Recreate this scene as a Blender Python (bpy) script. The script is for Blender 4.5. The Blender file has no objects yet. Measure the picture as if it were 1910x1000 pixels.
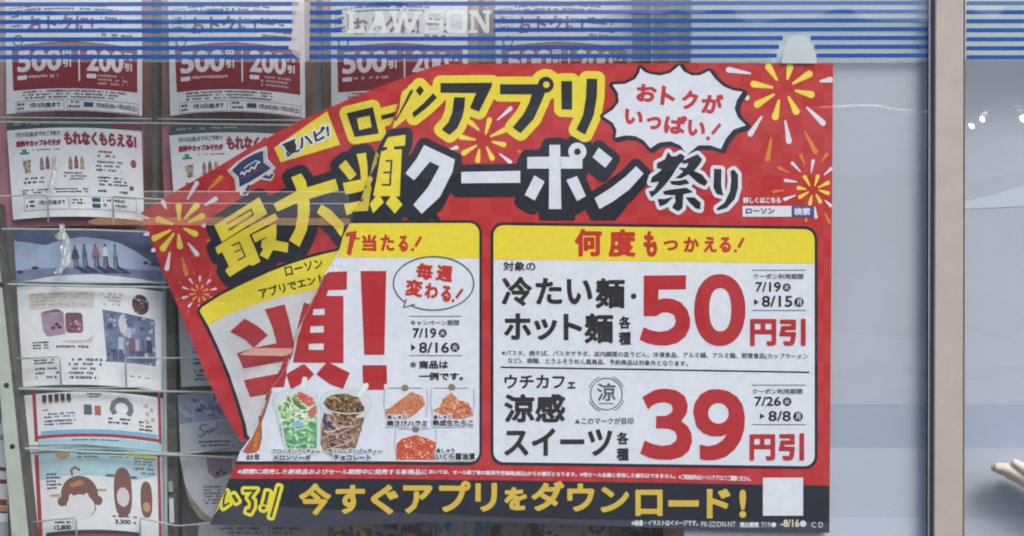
import bpy, bmesh, math, random
import numpy as np
from mathutils import Vector, Matrix
from mathutils.geometry import tessellate_polygon

# ------------------------------------------------------------------ scene, camera, light
SC = bpy.context.scene
COL = SC.collection
S = 0.000683          # metres per photograph pixel on the glass
CX, CY, D, Z0 = 955.0, 500.0, 2.2, 1.45
cam = bpy.data.cameras.new('camera'); camo = bpy.data.objects.new('camera', cam); COL.objects.link(camo)
camo.location = (0, -D, Z0); camo.rotation_euler = (math.pi/2, 0, 0)
cam.sensor_fit = 'HORIZONTAL'; cam.angle = 2*math.atan(955*S/D); cam.clip_start = 0.05; cam.clip_end = 500
SC.camera = camo
SUN_EL, SUN_AZ = math.radians(44), math.radians(150)    # azimuth clockwise from north (+Y)
wd = bpy.data.worlds.new('World'); SC.world = wd; wd.use_nodes = True
nt = wd.node_tree; bg = nt.nodes['Background']; sky = nt.nodes.new('ShaderNodeTexSky')
sky.sky_type = 'NISHITA'; sky.sun_disc = False; sky.sun_elevation = SUN_EL; sky.sun_rotation = SUN_AZ
sky.air_density = 1.0; sky.dust_density = 4.0; sky.ozone_density = 1.0
nt.links.new(sky.outputs[0], bg.inputs[0]); bg.inputs[1].default_value = 0.13
sl = bpy.data.lights.new('sun', 'SUN'); slo = bpy.data.objects.new('sun', sl); COL.objects.link(slo)
sl.energy = 1.7; sl.angle = math.radians(25); sl.color = (1.0, 0.95, 0.88)
sd = Vector((math.sin(SUN_AZ)*math.cos(SUN_EL), math.cos(SUN_AZ)*math.cos(SUN_EL), math.sin(SUN_EL)))
slo.rotation_euler = (-sd).to_track_quat('-Z', 'Y').to_euler()
SC.view_settings.view_transform = 'Standard'; SC.view_settings.look = 'None'
SC.view_settings.exposure = 0.40; SC.view_settings.gamma = 1.0
SC.cycles.transparent_max_bounces = 24; SC.cycles.max_bounces = 8
SC.cycles.filter_width = 1.9

# ------------------------------------------------------------------ helpers
def W(px, py, d=0.0):                       # measured place on the photograph + depth behind the glass -> world
    k = (D+d)/D
    return ((px-CX)*S*k, d, Z0+(CY-py)*S*k)
def lin(c): return tuple(((v/255)/12.92 if v <= 10 else (((v/255)+.055)/1.055)**2.4) for v in c)
MATS = {}
KA = 1.12
def mat(name, rgb, rough=.55, spec=.3, var=.06, scale=60, bump=.15, bscale=18, metal=0.0, checker=None, crease=0.0, alpha=1.0, trans=0.0, grain=0.0):
    if name in MATS: return MATS[name]
    m = bpy.data.materials.new(name); m.use_nodes = True
    n = m.node_tree.nodes; l = m.node_tree.links; b = n['Principled BSDF']
    c = [min(.92, v*KA) for v in lin(rgb)]
    geo = n.new('ShaderNodeNewGeometry')
    ns = n.new('ShaderNodeTexNoise'); ns.inputs['Scale'].default_value = scale; ns.inputs['Detail'].default_value = 6
    l.new(geo.outputs['Position'], ns.inputs['Vector'])
    mr = n.new('ShaderNodeMapRange'); mr.inputs[1].default_value = .3; mr.inputs[2].default_value = .7
    mr.inputs[3].default_value = 1-var; mr.inputs[4].default_value = 1+var
    l.new(ns.outputs[0], mr.inputs[0])
    mx = n.new('ShaderNodeMix'); mx.data_type = 'RGBA'; mx.blend_type = 'MULTIPLY'; mx.inputs[0].default_value = 1
    mx.inputs[6].default_value = (*c, 1)
    l.new(mr.outputs[0], mx.inputs[7]); out = mx.outputs[2]
    if checker:
        mp = n.new('ShaderNodeMapping'); mp.inputs['Location'].default_value = (checker[1], .0137, checker[2])
        ck = n.new('ShaderNodeTexChecker'); ck.inputs['Scale'].default_value = checker[0]
        ck.inputs[1].default_value = (1, 1, 1, 1); ck.inputs[2].default_value = (checker[3], checker[3]*.62, checker[3]*.62, 1)
        sx = n.new('ShaderNodeSeparateXYZ'); cb = n.new('ShaderNodeCombineXYZ')
        l.new(geo.outputs['Position'], sx.inputs[0]); l.new(sx.outputs[0], cb.inputs[0]); l.new(sx.outputs[2], cb.inputs[2])
        l.new(cb.outputs[0], mp.inputs[0]); l.new(mp.outputs[0], ck.inputs[0])
        m2 = n.new('ShaderNodeMix'); m2.data_type = 'RGBA'; m2.blend_type = 'MULTIPLY'; m2.inputs[0].default_value = 1
        l.new(out, m2.inputs[6]); l.new(ck.outputs[0], m2.inputs[7]); out = m2.outputs[2]
    if grain:                                # vertical wood grain / directional streaks
        mp = n.new('ShaderNodeMapping'); mp.inputs['Scale'].default_value = (60, 60, 4) if grain > 0 else (4, 60, 60)
        g = n.new('ShaderNodeTexNoise'); g.inputs['Scale'].default_value = 3; g.inputs['Detail'].default_value = 8
        l.new(geo.outputs['Position'], mp.inputs[0]); l.new(mp.outputs[0], g.inputs['Vector'])
        r = n.new('ShaderNodeMapRange'); r.inputs[1].default_value = .3; r.inputs[2].default_value = .7
        r.inputs[3].default_value = 1-abs(grain); r.inputs[4].default_value = 1+abs(grain)*.4
        l.new(g.outputs[0], r.inputs[0])
        m3 = n.new('ShaderNodeMix'); m3.data_type = 'RGBA'; m3.blend_type = 'MULTIPLY'; m3.inputs[0].default_value = 1
        l.new(out, m3.inputs[6]); l.new(r.outputs[0], m3.inputs[7]); out = m3.outputs[2]
    l.new(out, b.inputs['Base Color'])
    b.inputs['Roughness'].default_value = rough; b.inputs['Specular IOR Level'].default_value = spec
    b.inputs['Metallic'].default_value = metal; b.inputs['Alpha'].default_value = alpha
    if trans: b.inputs['Transmission Weight'].default_value = trans
    if bump or crease:
        nb = n.new('ShaderNodeTexNoise'); nb.inputs['Scale'].default_value = bscale; nb.inputs['Detail'].default_value = 3
        l.new(geo.outputs['Position'], nb.inputs['Vector'])
        bp = n.new('ShaderNodeBump'); bp.inputs['Strength'].default_value = bump; bp.inputs['Distance'].default_value = .01
        l.new(nb.outputs[0], bp.inputs['Height'])
        if crease:
            mp = n.new('ShaderNodeMapping'); mp.inputs['Scale'].default_value = (9, 1, 3.2); mp.inputs['Rotation'].default_value = (0, .35, 0)
            nc = n.new('ShaderNodeTexNoise'); nc.inputs['Scale'].default_value = 1.7; nc.inputs['Detail'].default_value = 2; nc.inputs['Distortion'].default_value = .6
            try: nc.noise_type = 'RIDGED_MULTIFRACTAL'
            except Exception: pass
            l.new(geo.outputs['Position'], mp.inputs[0]); l.new(mp.outputs[0], nc.inputs['Vector'])
            b2 = n.new('ShaderNodeBump'); b2.inputs['Strength'].default_value = crease; b2.inputs['Distance'].default_value = .012
            l.new(nc.outputs[0], b2.inputs['Height']); l.new(bp.outputs[0], b2.inputs['Normal']); bp = b2
        l.new(bp.outputs[0], b.inputs['Normal'])
    MATS[name] = m; return m
def pm(rgb, **k):                            # a printing ink / paper of a given colour
    kk = dict(crease=.10, rough=.42, spec=.35, bump=.12, var=.045, scale=90); kk.update(k)
    return mat('print_%d_%d_%d_%s' % (*rgb, '_'.join(f'{a}{b}' for a, b in k.items())), rgb, **kk)

WHITE = (214, 218, 236); RED = (187, 50, 54); DRED = (176, 38, 46); YEL = (228, 208, 58); NAVY = (30, 33, 46)
INKC = (40, 36, 39); GOLD = (212, 180, 66); GREY = (85, 86, 96); ORA = (214, 128, 52); FWY = (236, 212, 78)

# ---- 2-D geometry
def Cv(ox, oy, s, pts): return [(ox+x/s, oy+y/s) for x, y in pts]
class Ink:
    """flat print: lists of 2-D polygons in photograph units with material and tiny height"""
    def __init__(s): s.f = []
    def poly(s, pts, m, z=0, holes=()):
        if not holes and len(pts) <= 4: s.f.append((list(pts), m, z)); return s
        loops = [[Vector((x, y, 0)) for x, y in pts]]+[[Vector((x, y, 0)) for x, y in h] for h in holes]
        allp = list(pts)+[p for h in holes for p in h]
        for t in tessellate_polygon(loops): s.f.append(([allp[i] for i in t], m, z))
        return s
    def rect(s, x0, y0, x1, y1, m, z=0): return s.poly([(x0, y0), (x1, y0), (x1, y1), (x0, y1)], m, z)
    def tris(s, T, m, z=0):
        for t in T: s.f.append((t, m, z))
        return s
    def stroke(s, pts, w, m, z=0, w2=None):
        n = len(pts); L = []; R = []
        for i in range(n):
            a = Vector(pts[max(i-1, 0)]); b = Vector(pts[i]); c = Vector(pts[min(i+1, n-1)])
            d1 = (b-a).normalized() if i else (c-b).normalized(); d2 = (c-b).normalized() if i < n-1 else d1
            t = (d1+d2); t = t.normalized() if t.length > .05 else d1
            nn = Vector((-t.y, t.x)); k = max(.45, nn.dot(Vector((-d1.y, d1.x))))
            ww = (w+(w2-w)*i/(n-1) if w2 is not None else w)/2/k
            L.append(tuple(b+nn*ww)); R.append(tuple(b-nn*ww))
        for i in range(n-1): s.f.append(([L[i], L[i+1], R[i+1], R[i]], m, z+(i%3)*.03))
        return s
    def ell(s, cx, cy, rx, ry, m, z=0, n=28, pw=2.0, hole=None):
        o = ell(cx, cy, rx, ry, n, pw)
        return s.poly(o, m, z, [ell(*hole, n, pw)] if hole else ())
    def ring(s, cx, cy, r, w, m, z=0, a0=0, a1=360, ry=None):
        ry = ry or r; n = max(6, int(abs(a1-a0)/9))
        s.stroke([(cx+r*math.cos(math.radians(a0+(a1-a0)*i/n)), cy+ry*math.sin(math.radians(a0+(a1-a0)*i/n))) for i in range(n+1)], w, m, z); return s
def ell(cx, cy, rx, ry, n=28, pw=2.0):
    o = []
    for i in range(n):
        a = 2*math.pi*i/n; c, q = math.cos(a), math.sin(a)
        o.append((cx+rx*math.copysign(abs(c)**(2/pw), c), cy+ry*math.copysign(abs(q)**(2/pw), q)))
    return o
def drop(a, b, w):                            # firework petal: narrow at a, round at b
    a = Vector(a); b = Vector(b); t = (b-a).normalized(); n = Vector((-t.y, t.x)); o = [a+n*w*.16, a-n*w*.16]
    c = b-t*w*.5; o.append(c-n*w*.5)
    for i in range(1, 6):
        an = math.pi*i/6; o.append(c-n*w*.5*math.cos(an)+t*w*.5*math.sin(an))
    o.append(c+n*w*.5)
    return [tuple(p) for p in o]
def rrect(x0, y0, x1, y1, r, corners='1111', n=6):
    o = []
    for k, (cx, cy, a) in enumerate([(x0+r, y0+r, 180), (x1-r, y0+r, 270), (x1-r, y1-r, 0), (x0+r, y1-r, 90)]):
        if corners[k] == '1':
            for i in range(n+1):
                t = math.radians(a+90*i/n); o.append((cx+r*math.cos(t), cy+r*math.sin(t)))
        else: o.append([(x0, y0), (x1, y0), (x1, y1), (x0, y1)][k])
    return o
# ---- glyphs of Blender's own font
GL = {}
def glyph(txt):
    if txt not in GL:
        c = bpy.data.curves.new('glyph', 'FONT'); c.body = txt; c.size = 100; c.resolution_u = 3
        o = bpy.data.objects.new('glyph', c); COL.objects.link(o); bpy.context.view_layer.update()
        me = bpy.data.meshes.new_from_object(o.evaluated_get(bpy.context.evaluated_depsgraph_get()))
        v = [(p.co.x, -p.co.y) for p in me.vertices]; F = [[v[i] for i in p.vertices] for p in me.polygons]
        bpy.data.objects.remove(o); bpy.data.curves.remove(c); bpy.data.meshes.remove(me)
        xs = [p[0] for f in F for p in f]; ys = [p[1] for f in F for p in f]
        x0, x1, y0, y1 = min(xs), max(xs), min(ys), max(ys)
        GL[txt] = [[((x-x0)/(x1-x0), (y-y0)/(y1-y0)) for x, y in f] for f in F]
    return GL[txt]
def text(txt, box, bold=0.0, cell=None):
    """box = (x0,y0,x1,y1) or four corners TL,TR,BR,BL; glyphs fill it exactly"""
    if not isinstance(box[0], tuple):
        x0, y0, x1, y1 = box; box = [(x0, y0), (x1, y0), (x1, y1), (x0, y1)]
    q = [Vector(p) for p in box]
    if bold:
        cc = sum(q, Vector((0, 0)))/4; ex = (q[1]-q[0]).normalized()*bold; ey = (q[3]-q[0]).normalized()*bold
        q = [q[0]+ex+ey, q[1]-ex+ey, q[2]-ex-ey, q[3]+ex-ey]
    out = []
    for f in glyph(txt):
        out.append([tuple((q[0]*(1-u)+q[1]*u)*(1-v)+(q[3]*(1-u)+q[2]*u)*v) for u, v in f])
    if bold: out = fat(out, bold, cell or max(.45, min(1.2, bold*.6)))
    return out
def fat(F, r, cell=1.0, shifts=((0, 0),), edges=None):
    """everything within r of the given polygons, as one clean outline (marching squares on a distance field)"""
    A = []; E = {}
    def key(p): return (round(p[0], 3), round(p[1], 3))
    for f in F:
        n = len(f)
        for i in range(1, n-1): A.append((f[0], f[i], f[i+1]))
        for i in range(n):
            a, b = key(f[i]), key(f[(i+1) % n])
            if a == b: continue
            k = (a, b) if a < b else (b, a); E[k] = E.get(k, 0)+1
    E = np.array([k for k, c in E.items() if c == 1], float)
    A = np.array(A, float)
    m = abs(r)+2*cell+max(max(abs(a), abs(b)) for a, b in shifts)
    x0, y0 = E.reshape(-1, 2).min(0)-m; x1, y1 = E.reshape(-1, 2).max(0)+m
    nx = int((x1-x0)/cell)+2; ny = int((y1-y0)/cell)+2
    X, Y = np.meshgrid(x0+np.arange(nx)*cell, y0+np.arange(ny)*cell)
    base = np.full(X.shape, 1e9)
    for a, b in E:                             # distance to boundary edges
        lo = np.minimum(a, b)-m; hi = np.maximum(a, b)+m
        i0 = max(0, int((lo[0]-x0)/cell)); i1 = min(nx, int((hi[0]-x0)/cell)+2)
        j0 = max(0, int((lo[1]-y0)/cell)); j1 = min(ny, int((hi[1]-y0)/cell)+2)
        xx = X[j0:j1, i0:i1]; yy = Y[j0:j1, i0:i1]; d = b-a; L = d@d
        t = np.clip(((xx-a[0])*d[0]+(yy-a[1])*d[1])/L, 0, 1)
        q = np.hypot(xx-a[0]-t*d[0], yy-a[1]-t*d[1]); base[j0:j1, i0:i1] = np.minimum(base[j0:j1, i0:i1], q)
    ins = np.zeros(X.shape, bool)
    for t in A:
        lo = t.min(0); hi = t.max(0)
        i0 = max(0, int((lo[0]-x0)/cell)); i1 = min(nx, int((hi[0]-x0)/cell)+2)
        j0 = max(0, int((lo[1]-y0)/cell)); j1 = min(ny, int((hi[1]-y0)/cell)+2)
        xx = X[j0:j1, i0:i1]; yy = Y[j0:j1, i0:i1]
        s = [(t[(k+1) % 3, 0]-t[k, 0])*(yy-t[k, 1])-(t[(k+1) % 3, 1]-t[k, 1])*(xx-t[k, 0]) for k in range(3)]
        ins[j0:j1, i0:i1] |= ((s[0] >= 0) & (s[1] >= 0) & (s[2] >= 0)) | ((s[0] <= 0) & (s[1] <= 0) & (s[2] <= 0))
    fld = np.where(ins, -base, base)-r
    if len(shifts) > 1:
        o = fld.copy()
        for sx, sy in shifts:
            i, j = int(round(sx/cell)), int(round(sy/cell))
            o = np.minimum(o, np.roll(np.roll(fld, i, 1), j, 0))
        fld = o
    return march(fld, x0, y0, cell)
def march(f, x0, y0, c):
    out = []; ny, nx = f.shape; neg = f < 0
    full = neg[:-1, :-1] & neg[1:, :-1] & neg[:-1, 1:] & neg[1:, 1:]
    anyn = (neg[:-1, :-1] | neg[1:, :-1] | neg[:-1, 1:] | neg[1:, 1:]) & ~full
    for j in range(ny-1):
        row = full[j]; d = np.diff(np.concatenate(([0], row.astype(int), [0])))
        for a, b in zip(np.where(d == 1)[0], np.where(d == -1)[0]):
            out.append([(x0+a*c, y0+j*c), (x0+b*c, y0+j*c), (x0+b*c, y0+(j+1)*c), (x0+a*c, y0+(j+1)*c)])
    for j, i in zip(*np.where(anyn)):
        P = [(i, j), (i+1, j), (i+1, j+1), (i, j+1)]; V = [f[b, a] for a, b in P]; pl = []
        for k in range(4):
            v, w = V[k], V[(k+1) % 4]; p, q = P[k], P[(k+1) % 4]
            if v < 0: pl.append(p)
            if (v < 0) != (w < 0):
                t = v/(v-w); pl.append((p[0]+(q[0]-p[0])*t, p[1]+(q[1]-p[1])*t))
        if len(pl) >= 3: out.append([(x0+a*c, y0+b*c) for a, b in pl])
    return out
def tri(pts, holes=()):
    i = Ink(); i.poly(pts, None, 0, holes)
    return [f for f, _, _ in i.f]

# ---- objects
def link(o, parent=None):
    COL.objects.link(o)
    if parent: o.parent = parent; o.matrix_parent_inverse = parent.matrix_world.inverted()
    return o
def tag(o, label=None, cat=None, group=None, kind=None):
    if label: o['label'] = label
    if cat: o['category'] = cat
    if group: o['group'] = group
    if kind: o['kind'] = kind
    return o
def thing(name, loc, label, cat, group=None):
    o = bpy.data.objects.new(name, None); o.empty_display_size = .05; o.location = loc; COL.objects.link(o)
    o.matrix_world = Matrix.Translation(loc)
    return tag(o, label, cat, group)
LAY = 0.00028
def emit(name, ink, surf, layer, parent, cuts=None, warp=None):
    """lay print on a sheet: surf(px,py)->depth; cuts = (xs, ys) grid lines that let it follow a curved sheet"""
    bm = bmesh.new(); mats = []; zl = bm.verts.layers.float.new('z')
    for f, m, z in ink.f:
        if m not in mats: mats.append(m)
        vs = []
        for x, y in f:
            v = bm.verts.new((x, y, 0)); v[zl] = z; vs.append(v)
        try: fc = bm.faces.new(vs); fc.material_index = mats.index(m)
        except ValueError: pass
    if cuts:
        xs, ys = cuts
        bx = [v.co.x for v in bm.verts]; by = [v.co.y for v in bm.verts]
        for x in xs:
            if min(bx) < x < max(bx): bmesh.ops.bisect_plane(bm, geom=bm.verts[:]+bm.edges[:]+bm.faces[:], plane_co=(x, 0, 0), plane_no=(1, 0, 0), dist=1e-4)
        for y in ys:
            if min(by) < y < max(by): bmesh.ops.bisect_plane(bm, geom=bm.verts[:]+bm.edges[:]+bm.faces[:], plane_co=(0, y, 0), plane_no=(0, 1, 0), dist=1e-4)
    for v in bm.verts:
        x, y = v.co.x, v.co.y
        if warp: x, y = warp(x, y)
        v.co = W(x, y, surf(v.co.x, v.co.y)-(layer+v[zl])*LAY)
    for f in bm.faces:
        f.normal_update()
        if f.normal.y > 0: f.normal_flip()
    me = bpy.data.meshes.new(name); bm.to_mesh(me); bm.free()
    for m in mats: me.materials.append(m)
    o = bpy.data.objects.new(name, me); link(o, parent)
    if parent: o.matrix_parent_inverse = Matrix.Translation(-parent.matrix_world.translation)
    return o
def mesh_obj(name, bm, m, parent=None, smooth=False):
    me = bpy.data.meshes.new(name); bm.to_mesh(me); bm.free(); me.materials.append(m)
    if smooth:
        for p in me.polygons: p.use_smooth = True
    o = bpy.data.objects.new(name, me); link(o, parent)
    if parent: o.matrix_parent_inverse = Matrix.Translation(-parent.matrix_world.translation)
    return o
def slab(name, q, d0, d1, m, parent=None, bev=0.0):
    """block whose front outline is a photograph polygon at depth d0, running back to d1"""
    bm = bmesh.new(); n = len(q)
    a = [bm.verts.new(W(x, y, d0)) for x, y in q]
    b = [bm.verts.new((v.co.x, d1, v.co.z)) for v in a]
    bm.faces.new(a); bm.faces.new(b[::-1])
    for i in range(n): bm.faces.new((a[i], b[i], b[(i+1) % n], a[(i+1) % n]))
    bmesh.ops.recalc_face_normals(bm, faces=bm.faces)
    if bev: bmesh.ops.bevel(bm, geom=bm.edges[:], offset=bev, segments=2, affect='EDGES', clamp_overlap=True)
    return mesh_obj(name, bm, m, parent)
def tube(name, pts, r, m, parent=None, seg=8):
    """pts in world space; bends rounded"""
    P = [Vector(p) for p in pts]; Q = [P[0]]
    for i in range(1, len(P)-1):
        a = P[i-1]; b = P[i]; c = P[i+1]; e = min(r*3.2, (a-b).length*.45, (c-b).length*.45)
        if (b-a).angle(c-b) > .25:
            p0 = b+(a-b).normalized()*e; p2 = b+(c-b).normalized()*e
            for k in range(5):
                t = k/4; Q.append(p0*(1-t)**2+b*2*t*(1-t)+p2*t*t)
        else: Q.append(b)
    Q.append(P[-1]); bm = bmesh.new(); rings = []
    for i, p in enumerate(Q):
        t = (Q[min(i+1, len(Q)-1)]-Q[max(i-1, 0)]).normalized(); u = t.cross(Vector((0, 1, 0)))
        if u.length < .2: u = t.cross(Vector((1, 0, 0)))
        u.normalize(); w = t.cross(u)
        rings.append([bm.verts.new(p+u*r*math.cos(2*math.pi*k/seg)+w*r*math.sin(2*math.pi*k/seg)) for k in range(seg)])
    for a, b in zip(rings, rings[1:]):
        for k in range(seg): bm.faces.new((a[k], a[(k+1) % seg], b[(k+1) % seg], b[k]))
    bm.faces.new(rings[0][::-1]); bm.faces.new(rings[-1])
    bmesh.ops.recalc_face_normals(bm, faces=bm.faces)
    return mesh_obj(name, bm, m, parent, True)

# ------------------------------------------------------------------ setting: shop interior and street
RX = 1.25; LX = -1.6
wallm = mat('shop_wall_paint', (176, 178, 180), rough=.8)
def block(name, x0, x1, y0, y1, z0, z1, m, kind='structure', parent=None, bev=0):
    bm = bmesh.new(); bmesh.ops.create_cube(bm, size=1)
    for v in bm.verts: v.co = ((x0+x1)/2+v.co.x*(x1-x0), (y0+y1)/2+v.co.y*(y1-y0), (z0+z1)/2+v.co.z*(z1-z0))
    if bev: bmesh.ops.bevel(bm, geom=bm.edges[:], offset=bev, segments=3, affect='EDGES')
    o = mesh_obj(name, bm, m, parent)
    if kind and not parent: o['kind'] = kind
    return o
block('pavement', -30, 30, -3.4, 0.0, -.15, 0, mat('paving_concrete', (104, 102, 100), rough=.85, var=.15, scale=6))
block('road', -60, 60, -60, -3.4, -.35, -.28, mat('road_asphalt', (72, 72, 74), rough=.9, var=.2, scale=8))
block('shop_floor', -3, 3, .03, 2.6, -.12, 0.0, mat('floor_tile', (150, 148, 144), rough=.4))
block('shop_back_wall', -3, 3, 2.6, 2.7, 0, 3.2, wallm)
block('shop_ceiling', -3, 3, .03, 2.7, 3.2, 3.3, wallm)

# ------------------------------------------------------------------ glass, stripes, lettering on the glass
gm = bpy.data.materials.new('window_glass'); gm.use_nodes = True
n = gm.node_tree.nodes; l = gm.node_tree.links; n.clear()
o_ = n.new('ShaderNodeOutputMaterial'); mixs = n.new('ShaderNodeMixShader'); tr = n.new('ShaderNodeBsdfTransparent'); gl = n.new('ShaderNodeBsdfGlossy')
lw = n.new('ShaderNodeLayerWeight'); pw = n.new('ShaderNodeMath'); pw.operation = 'POWER'; pw.inputs[1].default_value = 4
ma = n.new('ShaderNodeMath'); ma.operation = 'MULTIPLY_ADD'; ma.inputs[1].default_value = .7; ma.inputs[2].default_value = .040
gl.inputs['Roughness'].default_value = .012; tr.inputs[0].default_value = (.955, .975, .97, 1)
nb = n.new('ShaderNodeTexNoise'); nb.inputs['Scale'].default_value = 5; bp = n.new('ShaderNodeBump'); bp.inputs['Strength'].default_value = .02; bp.inputs['Distance'].default_value = .05
gg = n.new('ShaderNodeNewGeometry'); l.new(gg.outputs['Position'], nb.inputs['Vector']); l.new(nb.outputs[0], bp.inputs['Height']); l.new(bp.outputs[0], gl.inputs['Normal'])
l.new(lw.outputs['Facing'], pw.inputs[0]); l.new(pw.outputs[0], ma.inputs[0]); l.new(ma.outputs[0], mixs.inputs[0])
l.new(tr.outputs[0], mixs.inputs[1]); l.new(gl.outputs[0], mixs.inputs[2]); df = n.new('ShaderNodeBsdfDiffuse'); df.inputs[0].default_value = (.8, .83, .9, 1); dm = n.new('ShaderNodeMixShader')
dn = n.new('ShaderNodeTexNoise'); dn.inputs['Scale'].default_value = 3; dn.inputs['Detail'].default_value = 8; dr_ = n.new('ShaderNodeMapRange'); dr_.inputs[3].default_value = .0; dr_.inputs[4].default_value = .014
l.new(gg.outputs['Position'], dn.inputs['Vector']); l.new(dn.outputs[0], dr_.inputs[0]); l.new(dr_.outputs[0], dm.inputs[0]); l.new(mixs.outputs[0], dm.inputs[1]); l.new(df.outputs[0], dm.inputs[2])
l.new(dm.outputs[0], o_.inputs[0])
def film(name, rgb, op, rough=.5):
    m = bpy.data.materials.new(name); m.use_nodes = True; n = m.node_tree.nodes; l = m.node_tree.links
    b = n['Principled BSDF']; b.inputs['Base Color'].default_value = (*[min(.92, v*KA) for v in lin(rgb)], 1)
    b.inputs['Roughness'].default_value = rough
    g = n.new('ShaderNodeNewGeometry'); t = n.new('ShaderNodeTexNoise'); t.inputs['Scale'].default_value = 14; t.inputs['Detail'].default_value = 5
    r = n.new('ShaderNodeMapRange'); r.inputs[1].default_value = .3; r.inputs[2].default_value = .7; r.inputs[3].default_value = op*.9; r.inputs[4].default_value = min(1, op*1.08)
    l.new(g.outputs['Position'], t.inputs['Vector']); l.new(t.outputs[0], r.inputs[0]); l.new(r.outputs[0], b.inputs['Alpha'])
    return m
def const(d): return lambda x, y: d
win = thing('shop_window', W(700, 1000, 0), 'large shop window pane crossed by blue stripes and frosted letters at its top', 'window', 'panes of the shop front')
slab('pane', [(-250, -260), (1742, -260), (1738, 1300), (-250, 1300)], 0.0, .006, gm, win)
win2 = thing('shop_window', W(1850, 1000, 0), 'narrow strip of striped window pane right of the beige mullion', 'window', 'panes of the shop front')
slab('pane', [(1800, -260), (2450, -260), (2450, 1300), (1797, 1300)], 0.0, .006, gm, win2)
blue = mat('blue_vinyl', (12, 76, 164), rough=.35, var=.10, scale=9, bump=.05)
bandm = film('pale_band_film', (206, 222, 248), .19)
sy = lambda x: -3.0*(x-0)/1740
b_ = Ink(); b_.poly([(-250, -230), (1736, -233), (1735, 113), (620, 116), (-250, 116)], bandm)
emit('band_film', b_, const(.0074), 0, win)
b_ = Ink(); b_.rect(1801, -232, 2450, 112, bandm); emit('band_film', b_, const(.0074), 0, win2)
for k in range(-12, 7):
    y = 8.3+16.35*k; t = 3.9; ik = Ink(); gaps = []
    if k in (1, 2, 3): gaps.append((638, 921, 638, 921))
    if k >= 4: 
        hw = {4: 26, 5: 33, 6: 37}[k]; gaps.append((1490-hw-4, 1490+hw-4, 1490-hw-4, 1490+hw-4))
    if -1 <= k < 6: gaps.append((557-k*3.6, 578-k*.3, 556-k*3.6, 578))  # stripes left out where the pinkish reflection is painted
    elif k == 6: gaps.append((562, 573, 560, 573))
    x = -250
    for g in sorted(gaps)+[(1734, 0, 1734, 0)]:
        pts = []; nseg = max(1, int((g[0]-x)/120))
        ik.poly([(x, y-t+sy(x)), (g[0], y-t+sy(g[0])), (g[2], y+t+sy(g[2])), (x, y+t+sy(x))], blue); x = g[1]
    emit('stripe', ik, const(.0066), 0, win)
    ik = Ink(); yy = 6.0+16.8*k
    ik.poly([(1803, yy-3.8), (2450, yy-4.2), (2450, yy+3.8), (1802, yy+4.0)], blue)
    emit('stripe', ik, const(.0066), 0, win2)
ltm = film('frosted_white_film', (228, 236, 250), .72)
LT = {'L': [[(740, 82), (810, 82), (810, 104), (793, 104), (793, 215), (842, 215), (842, 182), (868, 182), (885, 248), (745, 248), (745, 226), (765, 226), (765, 104), (740, 104)]],
 'A': [[(948, 82), (1008, 82), (1040, 224), (1062, 224), (1062, 246), (985, 246), (985, 224), (1003, 224), (998, 198), (955, 198), (940, 224), (960, 224), (960, 246), (900, 246), (900, 224), (915, 224), (962, 104), (948, 104)]],
 'W': [[(1060, 80), (1125, 80), (1125, 100), (1108, 100), (1120, 195), (1160, 80), (1190, 80), (1205, 195), (1252, 100), (1232, 100), (1232, 80), (1305, 80), (1305, 100), (1285, 100), (1218, 246), (1188, 246), (1168, 140), (1128, 246), (1100, 246), (1078, 100), (1060, 100)]],
 'S': [[(1320, 78), (1462, 78), (1462, 128), (1438, 128), (1436, 104), (1352, 104), (1352, 145), (1462, 150), (1460, 246), (1322, 246), (1322, 195), (1345, 195), (1350, 220), (1430, 220), (1430, 174), (1322, 172)]],
 'N': [[(1652, 78), (1712, 78), (1775, 190), (1775, 100), (1752, 100), (1752, 78), (1815, 78), (1815, 100), (1802, 100), (1800, 246), (1768, 246), (1690, 115), (1690, 224), (1712, 224), (1712, 246), (1648, 246), (1648, 224), (1665, 224), (1665, 100), (1652, 100)]]}
for ch in 'LAWSON':
    ik = Ink()
    if ch == 'O': ik.poly(rrect(*Cv(460, 0, 3.98, [(1480, 78)])[0], *Cv(460, 0, 3.98, [(1632, 246)])[0], 8), ltm, 0, [rrect(*Cv(460, 0, 3.98, [(1510, 104)])[0], *Cv(460, 0, 3.98, [(1602, 220)])[0], 4)])
    else:
        for p in LT[ch]: ik.poly(Cv(460, 0, 3.98, p), ltm)
    if ch == 'A': pass
    emit('letter', ik, const(.0066), 0, win)
ik = Ink(); ik.poly([(545, 4), (578, 4), (577, 112), (566, 116), (545, 100)], film('pink_reflection_film', (206, 196, 202), .5))  # strong pinkish reflection in the glass, painted as a translucent patch
tag(emit('cutout_or_glare_patch', ik, const(.0064), 0, win), 'pale pinkish painted reflection that interrupts the stripes')
ik = Ink(); ik.poly([(1458, 118), (1462, 92), (1468, 76), (1480, 66), (1497, 65), (1509, 75), (1518, 92), (1524, 118)], film('can_film', (198, 205, 216), .85))
tag(emit('cutout_or_glare_patch', ik, const(.0064), 0, win), 'grey rounded patch cut out of the stripes')

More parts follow.
